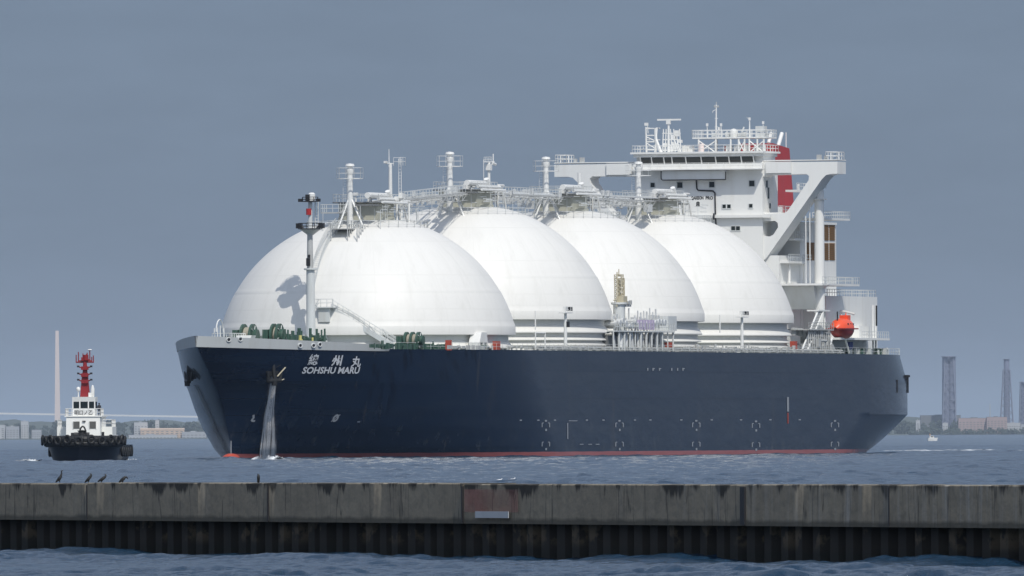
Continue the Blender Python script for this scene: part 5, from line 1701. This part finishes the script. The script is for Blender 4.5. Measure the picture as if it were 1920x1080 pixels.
# ------------------------------------------------------------------ breakwater
def breakwater():
    DA, DB = 399.0, 340.0
    a = Vector(((0 - 960) / F * DA, DA, 0)); b = Vector(((1920 - 960) / F * DB, DB, 0))
    u = (b - a).normalized()                                  # along the wall, to the right and nearer
    L0 = (b - a).length
    root = empty('breakwater', (a.x, a.y, 0), math.atan2(u.y, u.x))
    tag(root, 'weathered concrete breakwater wall on dark steel sheet piles where the cormorants rest', 'breakwater')
    # local x along the wall, local y away from the viewer side (left normal)
    nl = Vector((-u.y, u.x, 0))
    toward = -1 if nl.dot(-a) < 0 else 1
    def xw(px):                                               # wall coordinate of a pixel column
        k = (px - 960) / F
        # a.x + t u.x = k (a.y + t u.y)
        return (k * a.y - a.x) / (u.x - k * u.y)
    m, nt, bs = node_mat('stained_concrete')
    N, L = nt.nodes, nt.links
    tc = N.new('ShaderNodeTexCoord'); sp = N.new('ShaderNodeSeparateXYZ'); L.new(tc.outputs['Object'], sp.inputs[0])
    def noise(scale, st, det=6, loc=(0, 0, 0), ro=.6):
        mp = N.new('ShaderNodeMapping'); mp.inputs['Scale'].default_value = st; mp.inputs['Location'].default_value = loc
        n = N.new('ShaderNodeTexNoise'); n.inputs['Scale'].default_value = scale; n.inputs['Detail'].default_value = det; n.inputs['Roughness'].default_value = ro
        L.new(tc.outputs['Object'], mp.inputs[0]); L.new(mp.outputs[0], n.inputs['Vector']); return n.outputs['Fac']
    def mr(v, p, q, c=0., d=1.):
        r = N.new('ShaderNodeMapRange'); r.inputs['From Min'].default_value = p; r.inputs['From Max'].default_value = q; r.inputs['To Min'].default_value = c; r.inputs['To Max'].default_value = d
        L.new(v, r.inputs['Value']); return r.outputs[0]
    def mul(p, q, op='MULTIPLY'):
        r = N.new('ShaderNodeMath'); r.operation = op
        for s, k in ((p, 0), (q, 1)):
            if isinstance(s, (int, float)): r.inputs[k].default_value = s
            else: L.new(s, r.inputs[k])
        return r.outputs[0]
    def mix(f, p, q):
        x = N.new('ShaderNodeMix'); x.data_type = 'RGBA'; L.new(f, x.inputs['Factor'])
        for s, k in ((p, 'A'), (q, 'B')):
            if isinstance(s, tuple): x.inputs[k].default_value = (*s, 1)
            else: L.new(s, x.inputs[k])
        return x.outputs['Result']
    c = mix(noise(.35, (1, 1, 1.4)), (.185, .16, .12), (.34, .30, .225))
    c = mix(mr(noise(2.2, (.9, 1, 1), 8), .45, .75, 0, .5), c, (.10, .095, .08))
    c = mix(mr(noise(.9, (1.2, 1, .10), 7, (3, 0, 0)), .56, .72, 0, .2), c, (.32, .31, .28))
    top = mr(sp.outputs['Z'], 1.3, 1.93)
    st = mr(mul(noise(.42, (1, 1, .1), 5, (9, 0, 0), .72), mul(top, .22), 'ADD'), .685, .735)
    c = mix(mul(st, .92), c, (.018, .018, .016))
    st2 = mr(noise(1.3, (1, 1, .05), 6, (1, 0, 4), .7), .665, .70)
    c = mix(mul(st2, .8), c, (.03, .028, .024))
    st3 = mr(mul(noise(1.4, (1, 1, .12), 6, (2, 0, 7), .75), mul(top, .25), 'ADD'), .80, .86)
    c = mix(mul(st3, .9), c, (.02, .02, .017))
    ab = N.new('ShaderNodeMath'); ab.operation = 'ABSOLUTE'
    L.new(mul(noise(.55, (1, 1, .07), 4, (5, 0, 2), .7), .5, 'SUBTRACT'), ab.inputs[0])
    c = mix(mul(mr(ab.outputs[0], .0, .007, 1., 0.), .75), c, (.03, .03, .026))
    c = mix(mr(noise(5.0, (1, 1, .8), 8, (0, 0, 3), .8), .5, .8, 0, .5), c, (.085, .08, .07))
    pale = mr(mul(sp.outputs['X'], mul(noise(.2, (1, 1, 1), 3), 8), 'ADD'), 46, 56)
    c = mix(mul(mul(mr(noise(2.0, (1, 1, .06), 7, (8, 0, 1), .7), .50, .66), pale), .6), c, (.36, .355, .33))
    bot = mr(mul(sp.outputs['Z'], mul(noise(1.1, (1, 1, 1)), .22), 'SUBTRACT'), .88, .97, 1., 0.)
    c = mix(mul(bot, .75), c, (.045, .045, .035))
    L.new(c, bs.inputs['Base Color']); bs.inputs['Roughness'].default_value = .9
    bp_ = N.new('ShaderNodeBump'); bp_.inputs['Strength'].default_value = .6; bp_.inputs['Distance'].default_value = .03
    L.new(noise(3, (1, 1, 1), 8), bp_.inputs['Height']); L.new(bp_.outputs[0], bs.inputs['Normal'])
    joints = [xw(-1500), xw(-900), xw(-420), xw(-190), xw(163), xw(502), xw(866), xw(1393), xw(1667), xw(1925), xw(2300), xw(2700), xw(3100)]
    T = 1.5
    r = random.Random(2)
    for p, q in zip(joints[:-1], joints[1:]):
        mb = MB()
        nseg = max(2, int((q - p) / .16))
        dz = r.uniform(-.015, .015); dy = r.uniform(-.03, .03)
        prof = [(dy, .90), (dy, .95), (dy, 1.895 + dz), (dy + .02, 1.92 + dz), (T, 1.92 + dz), (T, .90)]
        for i in range(nseg + 1):
            x = p + .01 + (q - p - .02) * i / nseg
            for k, (y, z) in enumerate(prof):
                j = (r.uniform(-.006, .006) - (.05 if r.random() < .025 else 0)) if k in (2, 3) else 0
                mb.v.append((x, y, z + j))
        n = len(prof)
        for i in range(nseg):
            for k in range(n):
                mb.f.append((i * n + k, (i + 1) * n + k, (i + 1) * n + (k + 1) % n, i * n + (k + 1) % n))
        mb.f.append(tuple(range(n))); mb.f.append(tuple(range(nseg * n, nseg * n + n)))
        if toward == 1: mb.v = [(x, -y, z) for x, y, z in mb.v]
        mb.build('cap_segment', m, root, 30)
    for jn in joints[1:-1]:
        w = .16 if abs(jn - xw(1393)) < .1 else .03
        sl = MB(); sl.box((jn - w, -.012 - .03, .93), (jn + w * .6, .05, 1.86))
        if toward == 1: sl.v = [(x, -y, z) for x, y, z in sl.v]
        sl.build('joint_seal', M['iron'], root, 0)
    fill = MB(); fill.box((joints[0], .07, .91), (joints[-1], T - .2, 1.82))
    if toward == 1: fill.v = [(x, -y, z) for x, y, z in fill.v]
    fill.build('joint_filler', M['iron'], root)
    rust, N, bs2 = node_mat('rusty_sheet_pile')
    N, L = rust.node_tree.nodes, rust.node_tree.links
    tc = N.new('ShaderNodeTexCoord'); sp = N.new('ShaderNodeSeparateXYZ'); L.new(tc.outputs['Object'], sp.inputs[0])
    c = mix(noise(.9, (1, 1, .5), 6), (.014, .012, .010), (.042, .034, .025))
    up = mr(sp.outputs['Z'], .25, .6)
    pt = mr(noise(.75, (1, 1, .9), 6, (3, 1, 0), .65), .54, .60)
    c = mix(mul(mul(pt, up), .85), c, (.14, .105, .065))
    c = mix(mr(mul(sp.outputs['Z'], mul(noise(1.6, (1, 1, .3)), .35), 'SUBTRACT'), .0, .25, .85, 0.), c, (.012, .014, .010))
    L.new(c, bs2.inputs['Base Color']); bs2.inputs['Roughness'].default_value = .85
    mb = MB(); x = joints[0]; prof = []
    pitch = .95
    while x < joints[-1]:
        e = r.uniform(-.05, .05); y0 = .25 + r.uniform(-.03, .05)
        prof += [(x + e, .52), (x + e + .12, y0), (x + e + .54, y0 + r.uniform(-.02, .04)), (x + e + .68, .52)]
        x += pitch
    vs = []
    for (px, py) in prof:
        vs.append((px, py, -1.0)); vs.append((px, py, .92))
    mb.add(vs, [(2 * k, 2 * k + 2, 2 * k + 3, 2 * k + 1) for k in range(len(prof) - 1)])
    mb.box((joints[0], 1.0, -1.0), (joints[-1], 1.2, .9))
    if toward == 1: mb.v = [(x_, -y_, z_) for x_, y_, z_ in mb.v]
    mb.build('sheet_pile_wall', rust, root, 20)
    # faded red painted panel and white plate
    pm, pnt, pb = node_mat('faded_red_paint')
    tcp = pnt.nodes.new('ShaderNodeTexCoord'); nz = pnt.nodes.new('ShaderNodeTexNoise'); nz.inputs['Scale'].default_value = .9; nz.inputs['Detail'].default_value = 7
    pnt.links.new(tcp.outputs['Object'], nz.inputs['Vector'])
    rr = pnt.nodes.new('ShaderNodeMapRange'); rr.inputs['From Min'].default_value = .35; rr.inputs['From Max'].default_value = .62; rr.inputs['To Max'].default_value = .34; rr.inputs['To Min'].default_value = .08
    pnt.links.new(nz.outputs['Fac'], rr.inputs['Value']); pnt.links.new(rr.outputs[0], pb.inputs['Alpha'])
    pb.inputs['Base Color'].default_value = (.40, .17, .15, 1); pb.inputs['Roughness'].default_value = .9
    yf = -.045
    def plate(name, mat, x0, x1, z0, z1, d):
        mb = MB(); mb.box((xw(x0), yf - d, z0), (xw(x1), yf, z1))
        if toward == 1: mb.v = [(x_, -y_, z_) for x_, y_, z_ in mb.v]
        return mb.build(name, mat, root, 0)
    plate('painted_panel', pm, 872, 972, 1.2, 1.78, .004)
    plate('white_plate', paint('dull_white_plate', (.45, .48, .50), .6, .15, 1.5), 893, 955, 1.05, 1.22, .02)
    return root, xw, a, u, toward, nl
BW, bw_x, bw_a, bw_u, bw_t, bw_n = breakwater()

def cormorant(px, kind, label):
    t = bw_x(px)
    inw = -bw_n * bw_t                                        # away from the viewer
    loc = bw_a + bw_u * t + inw * .35 + UP * 1.92
    dark = M.get('bird') or paint('black_plumage', (.010, .011, .012), .55, .4, 8)
    M['bird'] = dark
    if kind == 'tall':                                        # x right in the picture, z up
        P = [(-.02, 0, .13), (.03, 0, .19), (.055, 0, .25), (.06, 0, .31), (.05, 0, .355), (.075, 0, .375), (.115, 0, .372), (-.08, 0, .06), (-.13, 0, .01), (.0, .03, .05), (.0, .03, .005), (.0, -.03, .05), (.0, -.03, .005)]
        R = [.055, .05, .032, .02, .02, .018, .006, .035, .015, .016, .012, .016, .012]
        E = [(0, 1), (1, 2), (2, 3), (3, 4), (4, 5), (5, 6), (0, 7), (7, 8), (0, 9), (9, 10), (0, 11), (11, 12)]
    elif kind == 'hunch':
        P = [(-.02, 0, .12), (.04, 0, .17), (.075, 0, .215), (.085, 0, .255), (.07, 0, .275), (.03, 0, .285), (-.07, 0, .06), (-.12, 0, .005), (.0, .03, .05), (.0, .03, .005), (.0, -.03, .05), (.0, -.03, .005)]
        R = [.055, .052, .042, .028, .022, .006, .035, .015, .016, .012, .016, .012]
        E = [(0, 1), (1, 2), (2, 3), (3, 4), (4, 5), (0, 6), (6, 7), (0, 8), (8, 9), (0, 10), (10, 11)]
    elif kind == 'preen':
        P = [(-.02, 0, .11), (.05, 0, .16), (.09, 0, .185), (.13, 0, .165), (.15, 0, .135), (.16, 0, .115), (-.07, 0, .06), (-.12, 0, .01), (.0, .03, .05), (.0, .03, .005), (.0, -.03, .05), (.0, -.03, .005)]
        R = [.055, .055, .035, .026, .018, .006, .04, .018, .016, .012, .016, .012]
        E = [(0, 1), (1, 2), (2, 3), (3, 4), (4, 5), (0, 6), (6, 7), (0, 8), (8, 9), (0, 10), (10, 11)]
    else:                                                     # facing away, upright
        P = [(0, 0, .12), (.005, 0, .19), (.0, 0, .235), (-.005, 0, .265), (-.04, 0, .272), (-.01, .03, .04), (.015, .03, .0), (.02, .02, .05), (.02, .02, .005), (-.02, .02, .05), (-.02, .02, .005)]
        R = [.055, .055, .038, .026, .006, .03, .014, .014, .01, .014, .01]
        E = [(0, 1), (1, 2), (2, 3), (3, 4), (0, 5), (5, 6), (0, 7), (7, 8), (0, 9), (9, 10)]
    o = skin_mesh('cormorant', P, E, R, dark)
    o.scale = (.9, .9, .9)
    o.location = loc
    tag(o, label, 'bird', 'cormorants resting on the breakwater')
for px, k, lb in ((88, 'tall', 'black cormorant with its long neck stretched up on the breakwater'),
                  (142, 'hunch', 'hunched black cormorant on the breakwater next to the long necked one'),
                  (166, 'hunch', 'hunched leaning black cormorant on the breakwater beside the bent over one'),
                  (206, 'preen', 'black cormorant bending its head down on the breakwater under the tugboat'),
                  (460, 'away', 'lone upright black cormorant on the breakwater below the ship bow')):
    cormorant(px, k, lb)
bpy.data.objects['cormorant.002'].rotation_euler = (0, .22, 0)

def gull(px, py, sc, label):
    D = 27000 * CAMH / (py + 4 - horizon(px))
    w = Vector(((px - 960) / F * D, D, -.07))
    mat = M.get('gull') or paint('white_feathers', (.8, .8, .8), .6, .05, 3); M['gull'] = mat
    P = [(0, 0, .06), (.12, 0, .09), (.17, 0, .17), (.21, 0, .21), (.27, 0, .2), (-.15, 0, .08), (-.28, 0, .12)]
    R = [.1, .07, .04, .045, .012, .06, .015]
    o = skin_mesh('gull', [tuple(c * sc for c in p) for p in P], [(0, 1), (1, 2), (2, 3), (3, 4), (0, 5), (5, 6)], [x * sc for x in R], mat)
    o.location = w
    tag(o, label, 'bird', 'gulls on the water')
gull(935, 896, .75, 'smaller of two white gulls on the water above the red painted wall')
gull(958, 896, 1.0, 'larger of two white gulls on the water above the red painted wall')

# ------------------------------------------------------------------ far shore
DS = 36000.0
def far(x, y, D): return pix(x, y, D)
def land(name, x0, x1, D, ytops, lab):
    """low ground behind the shoreline: a rounded bank with its own depth"""
    mb = MB(); n = len(ytops) - 1
    prof = [(0, -.5), (8, .04), (520, .06), (640, .55), (900, .9), (1500, 1.0), (4000, .9)]
    for i in range(n + 1):
        x = x0 + (x1 - x0) * i / n
        X = (x - 960) / F * D
        h = max(2.0, far(x, ytops[i], D + 1200).z)
        for dy, t in prof:
            mb.v.append((X * (1 + dy / D), D + dy, h * t if t > 0 else -1.0))
    m = len(prof)
    for i in range(n):
        for j in range(m - 1):
            mb.f.append((i * m + j, (i + 1) * m + j, (i + 1) * m + j + 1, i * m + j + 1))
    o = mb.build(name, paint('far_ground', (.08, .10, .085), .95, .5, .02, stretch=(1, 1, 1), dirt=((.25, .24, .2), .35)), None, 60)
    tag(o, lab, 'shore', kind='structure')
land('far_shore', -1500, 3400, DS, [(789 if -1500 + 4900 * i / 199 < 900 else 783 if -1500 + 4900 * i / 199 < 1765 else 797) + 2.2 * math.sin(i * 1.1) + 1.6 * math.sin(i * 2.7 + 1) for i in range(200)], 'low distant shore behind ship and tugboat')

leafm = paint('far_tree_foliage', (.06, .078, .06), .9, .45, .05, stretch=(1, 1, 1))
def wood(x0, x1, ytop, D, seed, label, ybot=818):
    r = random.Random(seed); mb = MB()
    X0, X1 = (x0 - 960) / F * D, (x1 - 960) / F * D
    hmax = far((x0 + x1) / 2, ytop, D).z
    n = int((X1 - X0) / 1.7)
    for k in range(n):
        X = r.uniform(X0, X1); rad = r.uniform(6.0, 14.0)
        h = hmax * (r.uniform(.3, .95) + .1 * math.sin(X * .05 + seed))
        yy = D + r.uniform(-40, 60)
        for _ in range(11):
            a, c = r.uniform(0, 6.28), r.uniform(-.9, 1)
            q = (X + rad * .75 * math.cos(a) * math.sqrt(1 - c * c), yy + rad * .75 * math.sin(a), max(.8, h - rad + rad * .75 * c))
            s = r.uniform(1.8, 4.6)
            d1 = Vector((r.gauss(0, 1), r.gauss(0, 1), r.gauss(0, 1))).normalized() * s; d2 = d1.orthogonal().normalized() * s * r.uniform(.6, 1)
            d3 = d1.cross(d2).normalized() * s * .6
            c0 = Vector(q)
            mb.add([c0 + d1, c0 + d2, c0 - d1, c0 - d2, c0 + d3, c0 - d3], [(0, 1, 4), (1, 2, 4), (2, 3, 4), (3, 0, 4), (1, 0, 5), (2, 1, 5), (3, 2, 5), (0, 3, 5)])
        mb.bar((X, yy, 0), (X, yy, h), .5, 5)
    o = mb.build('shore_wood', leafm, None, 0, fix=False)
    tag(o, label, 'trees', kind='stuff')
wood(-60, 120, 792, DS + 120, 1, 'hazy trees on the far shore around the slim pale block')
wood(100, 300, 787, DS + 160, 2, 'hazy wooded far shore behind the tugboat')
wood(240, 420, 786, DS + 200, 3, 'hazy trees on the far shore between tugboat and ship bow')
wood(1640, 1800, 785, DS + 220, 4, 'hazy trees on the far shore behind the ship stern')
wood(1700, 2010, 800, DS + 10, 5, 'dark tree belt along the waterfront below the chimneys')

def building(x0, x1, ytop, D, depth, mat, roof, nwin, label, ybot=None, pitched=False):
    X0, X1 = (x0 - 960) / F * D, (x1 - 960) / F * D
    h = far((x0 + x1) / 2, ytop, D).z
    root = empty('shore_building', ((X0 + X1) / 2, D, 0)); w = (X1 - X0) / 2
    tag(root, label, 'building', 'buildings along the far shore')
    m = MB(); m.box((-w, 0, 0), (w, depth, h * (.86 if pitched else 1))); m.build('wall', mat, root)
    rf = MB()
    if pitched: rf.prism([(-w - .6, -.8, h * .86), (w + .6, -.8, h * .86), (w + .6, depth / 2, h), (-w - .6, depth / 2, h)], (0, 0, .4)); rf.prism([(-w - .6, depth + .8, h * .86), (w + .6, depth + .8, h * .86), (w + .6, depth / 2 + .02, h), (-w - .6, depth / 2 + .02, h)], (0, 0, .4))
    else: rf.box((-w - .3, -.3, h), (w + .3, depth + .3, h + .6)); rf.box((-w * .3, depth * .3, h + .6), (w * .1, depth * .6, h + 2.2))
    rf.build('roof', roof, root)
    win = MB(); rows = max(1, min(7, int(h / 6)))
    for j in range(rows):
        for i in range(nwin):
            x = -w + (i + .5) * 2 * w / nwin; z = 1.6 + j * (h * .86 - 2) / rows
            win.box((x - w / nwin * .55, -.12, z), (x + w / nwin * .55, .05, z + min(2.0, h / rows * .45)))
    win.build('window', M['roof'], root)
    return root
fw = paint('far_white_wall', (.48, .49, .49), .8, .12, .05); fg = paint('far_grey_wall', (.40, .41, .42), .8, .15, .05)
ft = paint('far_tan_wall', (.58, .44, .32), .8, .12, .05); fp = paint('far_brick_red_wall', (.42, .32, .30), .85, .2, .05); fd = paint('far_dark_wall', (.18, .19, .2), .8, .2, .05)
building(-40, 8, 797, DS + 30, 60, fw, fg, 6, 'pale wide far building beside the square fronted grey block')
building(10, 34, 800, DS + 20, 40, fg, fw, 4, 'pale grey far block with square front beside a slim tall one')
building(38, 52, 790, DS + 60, 30, fw, fg, 3, 'slim tall pale far block standing over a low grey shed')
building(58, 76, 806, DS + 20, 30, fg, fd, 4, 'low grey far shed between slim pale block and tugboat')
building(240, 330, 815.5, DS + 12, 30, fw, fg, 14, 'long low white far hall at the waterside under the tan warehouse')
building(262, 344, 803, DS + 50, 40, ft, ft, 9, 'long tan roofed far warehouse near the ship bow', pitched=True)
building(250, 275, 792, DS + 80, 40, fw, fg, 4, 'small white far house above the tan warehouse')
building(290, 297, 788, DS + 90, 14, fw, fg, 1, 'slender white far tower block above the tan warehouse')
building(340, 385, 810, DS + 30, 40, fg, fw, 6, 'grey far building partly behind the ship bow')
building(205, 232, 817, DS + 12, 20, fg, fw, 5, 'small grey far shed right behind the tugboat stern')
building(1716, 1724, 788, DS + 60, 12, fw, fg, 1, 'narrow white far block beside the ship stern')
building(1725, 1800, 779, DS + 320, 60, fd, fd, 8, 'long dark far plant hall around the foot of the thick chimney')
building(1796, 1862, 784, DS + 60, 50, fp, fd, 10, 'reddish far factory hall between the two chimneys')
building(1849, 1887, 782, DS + 40, 40, fp, fd, 6, 'paler reddish far factory block under the slender chimney')
building(1886, 1912, 793, DS + 50, 20, fw, fg, 6, 'low white far shed at the end of the reddish factory')
building(1913, 1990, 795, DS + 50, 40, fg, fd, 8, 'grey far building below the shortest chimney')
building(1766, 1776, 793, DS + 30, 10, fw, fg, 2, 'tiny white far hut in front of the thick chimney')

def lattice_stack(x, ytop, wt, wb, rad, D, label, two=False, frame=1.0):
    c = far(x, 812, D); k = D / F
    h = far(x, ytop, D).z
    root = empty('chimney', (c.x, D, 0)); tag(root, label, 'chimney')
    m = MB()
    if two:
        for dx in (-rad * .5, rad * .5): m.bar((dx, 0, 0), (dx, 0, h), rad * .62, 16, rad * .52)
    else: m.bar((0, 0, 0), (0, 0, h), rad, 16, rad * .85)
    m.lathe((0, 0, 0), [(rad * .8, h - 1.5), (rad * 1.25, h - 1.2), (rad * 1.25, h - .4), (rad * .7, h)], 16)
    m.build('flue', paint('far_hazed_flue', (.19, .21, .29), .8, .15, .05), root)  # bluish tone: distance haze put into the flue colour
    f = MB(); w0, w1 = wb * k / 2, wt * k / 2; hf = h * frame
    cs = [(-1, -1), (1, -1), (1, 1), (-1, 1)]
    nb = 9
    for i in range(4):
        f.bar((cs[i][0] * w0, cs[i][1] * w0, 0), (cs[i][0] * w1, cs[i][1] * w1, hf), 1.5, 6)
        for b in range(nb):
            t0, t1 = b / nb, (b + 1) / nb; a0, a1 = w0 + (w1 - w0) * t0, w0 + (w1 - w0) * t1
            p, q = cs[i], cs[(i + 1) % 4]
            f.bar((p[0] * a0, p[1] * a0, hf * t0), (q[0] * a1, q[1] * a1, hf * t1), .5, 5); f.bar((q[0] * a0, q[1] * a0, hf * t0), (p[0] * a1, p[1] * a1, hf * t1), .5, 5)
            f.bar((p[0] * a1, p[1] * a1, hf * t1), (q[0] * a1, q[1] * a1, hf * t1), .6, 5)
    f.build('steel_frame', paint('far_hazed_steel', (.22, .24, .31), .7, .15, .05), root)  # distance haze put into the frame colour as well
lattice_stack(1780, 668, 15, 27, 16.5, DS + 250, 'thick twin flued chimney in a tapering frame nearest the ship stern', True)
lattice_stack(1888, 673, 12, 26, 8.2, DS + 200, 'slender single chimney inside a lattice frame above the reddish factory', False, .86)
lattice_stack(1922, 716, 16, 22, 12.0, DS + 230, 'shortest and farthest chimney from the ship', True)
def pole(x, ytop, D, label):
    c = far(x, 812, D); h = far(x, ytop, D).z
    m = MB(); m.bar((0, 0, 0), (0, 0, h), 1.7, 8, .8); m.bar((-2, 0, h * .93), (2, 0, h * .93), .2, 5); m.bar((-1.4, 0, h * .85), (1.4, 0, h * .85), .2, 5)
    o = m.build('radio_mast', M['midgrey'], None, 35, (c.x, D, 0)); tag(o, label, 'mast')
pole(1856.5, 757, DS + 100, 'thin far radio mast beside the slender lattice chimney')

def far_bridge():
    D = DS + 2200
    a, b = far(-700, 762, D), far(560, 783, D)
    root = empty('road_bridge', (far(108, 800, D).x, D, 0)); tag(root, 'long pale far road bridge with a tall slender pylon behind the tugboat', 'bridge')
    ox = root.location.x
    m = MB(); n = 30
    pts = [a.lerp(b, i / n) for i in range(n + 1)]
    for p, q in zip(pts[:-1], pts[1:]):
        m.add([(p.x - ox, -6, p.z), (q.x - ox, -6, q.z), (q.x - ox, 6, q.z), (p.x - ox, 6, p.z), (p.x - ox, -6, p.z - 4.6), (q.x - ox, -6, q.z - 4.6), (q.x - ox, 6, q.z - 4.6), (p.x - ox, 6, p.z - 4.6)],
              [(0, 1, 2, 3), (4, 5, 6, 7), (0, 1, 5, 4), (3, 2, 6, 7), (0, 3, 7, 4), (1, 2, 6, 5)])
    m.build('bridge_deck', paint('far_pale_concrete', (.66, .67, .67), .8, .06, .05), root)
    h = far(108, 620, D).z
    m = MB(); m.prism([(-7.4, -7, 0), (7.4, -7, 0), (7.4, 7, 0), (-7.4, 7, 0)], (0, 0, 50)); 
    m.add([(-7.4, -7, 50), (7.4, -7, 50), (7.4, 7, 50), (-7.4, 7, 50), (-4.4, -4, h), (4.4, -4, h), (4.4, 4, h), (-4.4, 4, h)], [(3, 2, 1, 0), (4, 5, 6, 7), (0, 1, 5, 4), (1, 2, 6, 5), (2, 3, 7, 6), (3, 0, 4, 7)])
    m.build('pylon', paint('far_pinkish_white', (.72, .62, .58), .7, .06, .05), root)
    m = MB()
    for x in range(-600, 520, 130):
        if -30 < x < 380: continue
        c = far(x, 800, D); m.box((c.x - ox - 1.0, -3, -1), (c.x - ox + 1.0, 3, c.z + 14))
    m.build('bridge_pier', paint('far_pier_concrete', (.5, .51, .51), .8, .1, .05), root)
far_bridge()

def motorboat():
    D = 6600.0; c = pix(1748, 818, D)
    root = empty('motorboat', (c.x, D, 0), 0.3); tag(root, 'small white motorboat on the water behind the ship stern', 'boat')
    m = MB(); st = 12
    for z, k in ((-.3, .7), (.5, .9), (1.0, 1.0)):
        for i in range(st + 1):
            t = i / st; x = -2.2 + 4.6 * t + (.3 * z if t > .9 else 0); m.v.append((x, .85 * k * (1 - t ** 3), z + .25 * t * (z > .2)))
        for i in range(st, -1, -1):
            t = i / st; x = -2.2 + 4.6 * t + (.3 * z if t > .9 else 0); m.v.append((x, -.85 * k * (1 - t ** 3), z + .25 * t * (z > .2)))
    n = 2 * (st + 1)
    for j in range(2):
        for i in range(n): m.f.append((j * n + i, j * n + (i + 1) % n, (j + 1) * n + (i + 1) % n, (j + 1) * n + i))
    m.f.append(tuple(range(2 * n, 3 * n)))
    m.build('hull', M['white'], root, 40)
    m = MB(); m.prism([(-1.4, -.6, 1.0), (.9, -.6, 1.0), (.4, -.55, 2.1), (-1.3, -.55, 2.1)], (0, 1.2, 0)); m.build('cabin', M['white'], root)
    m = MB(); m.box((-1.0, -.63, 1.45), (.3, -.58, 1.9)); m.build('cabin_window', M['glass'], root)
    m = MB(); m.bar((-1.2, 0, 2.1), (-1.2, 0, 3.4), .12, 6, .05); m.cbox((-1.1, 0, 2.6), (.5, .4, .5)); m.build('mast', paint('boat_tan', (.6, .42, .3), .6, .1, 1), root)
motorboat()

# ------------------------------------------------------------------ haze
def haze():
    mb = MB(); mb.box((-14000, -400, -9), (14000, 54000, 330))
    m = bpy.data.materials.new('sea_haze'); m.use_nodes = True
    nt = m.node_tree; nt.nodes.remove(nt.nodes['Principled BSDF'])
    v = nt.nodes.new('ShaderNodeVolumePrincipled')
    v.inputs['Color'].default_value = (.62, .74, .90, 1); v.inputs['Density'].default_value = HAZE_DENSITY; v.inputs['Anisotropy'].default_value = 0.0
    nt.links.new(v.outputs[0], nt.nodes['Material Output'].inputs['Volume'])
    o = mb.build('haze', m, None, 0)
    tag(o, 'pale sea haze lying over the bay', 'haze', kind='stuff')
haze()
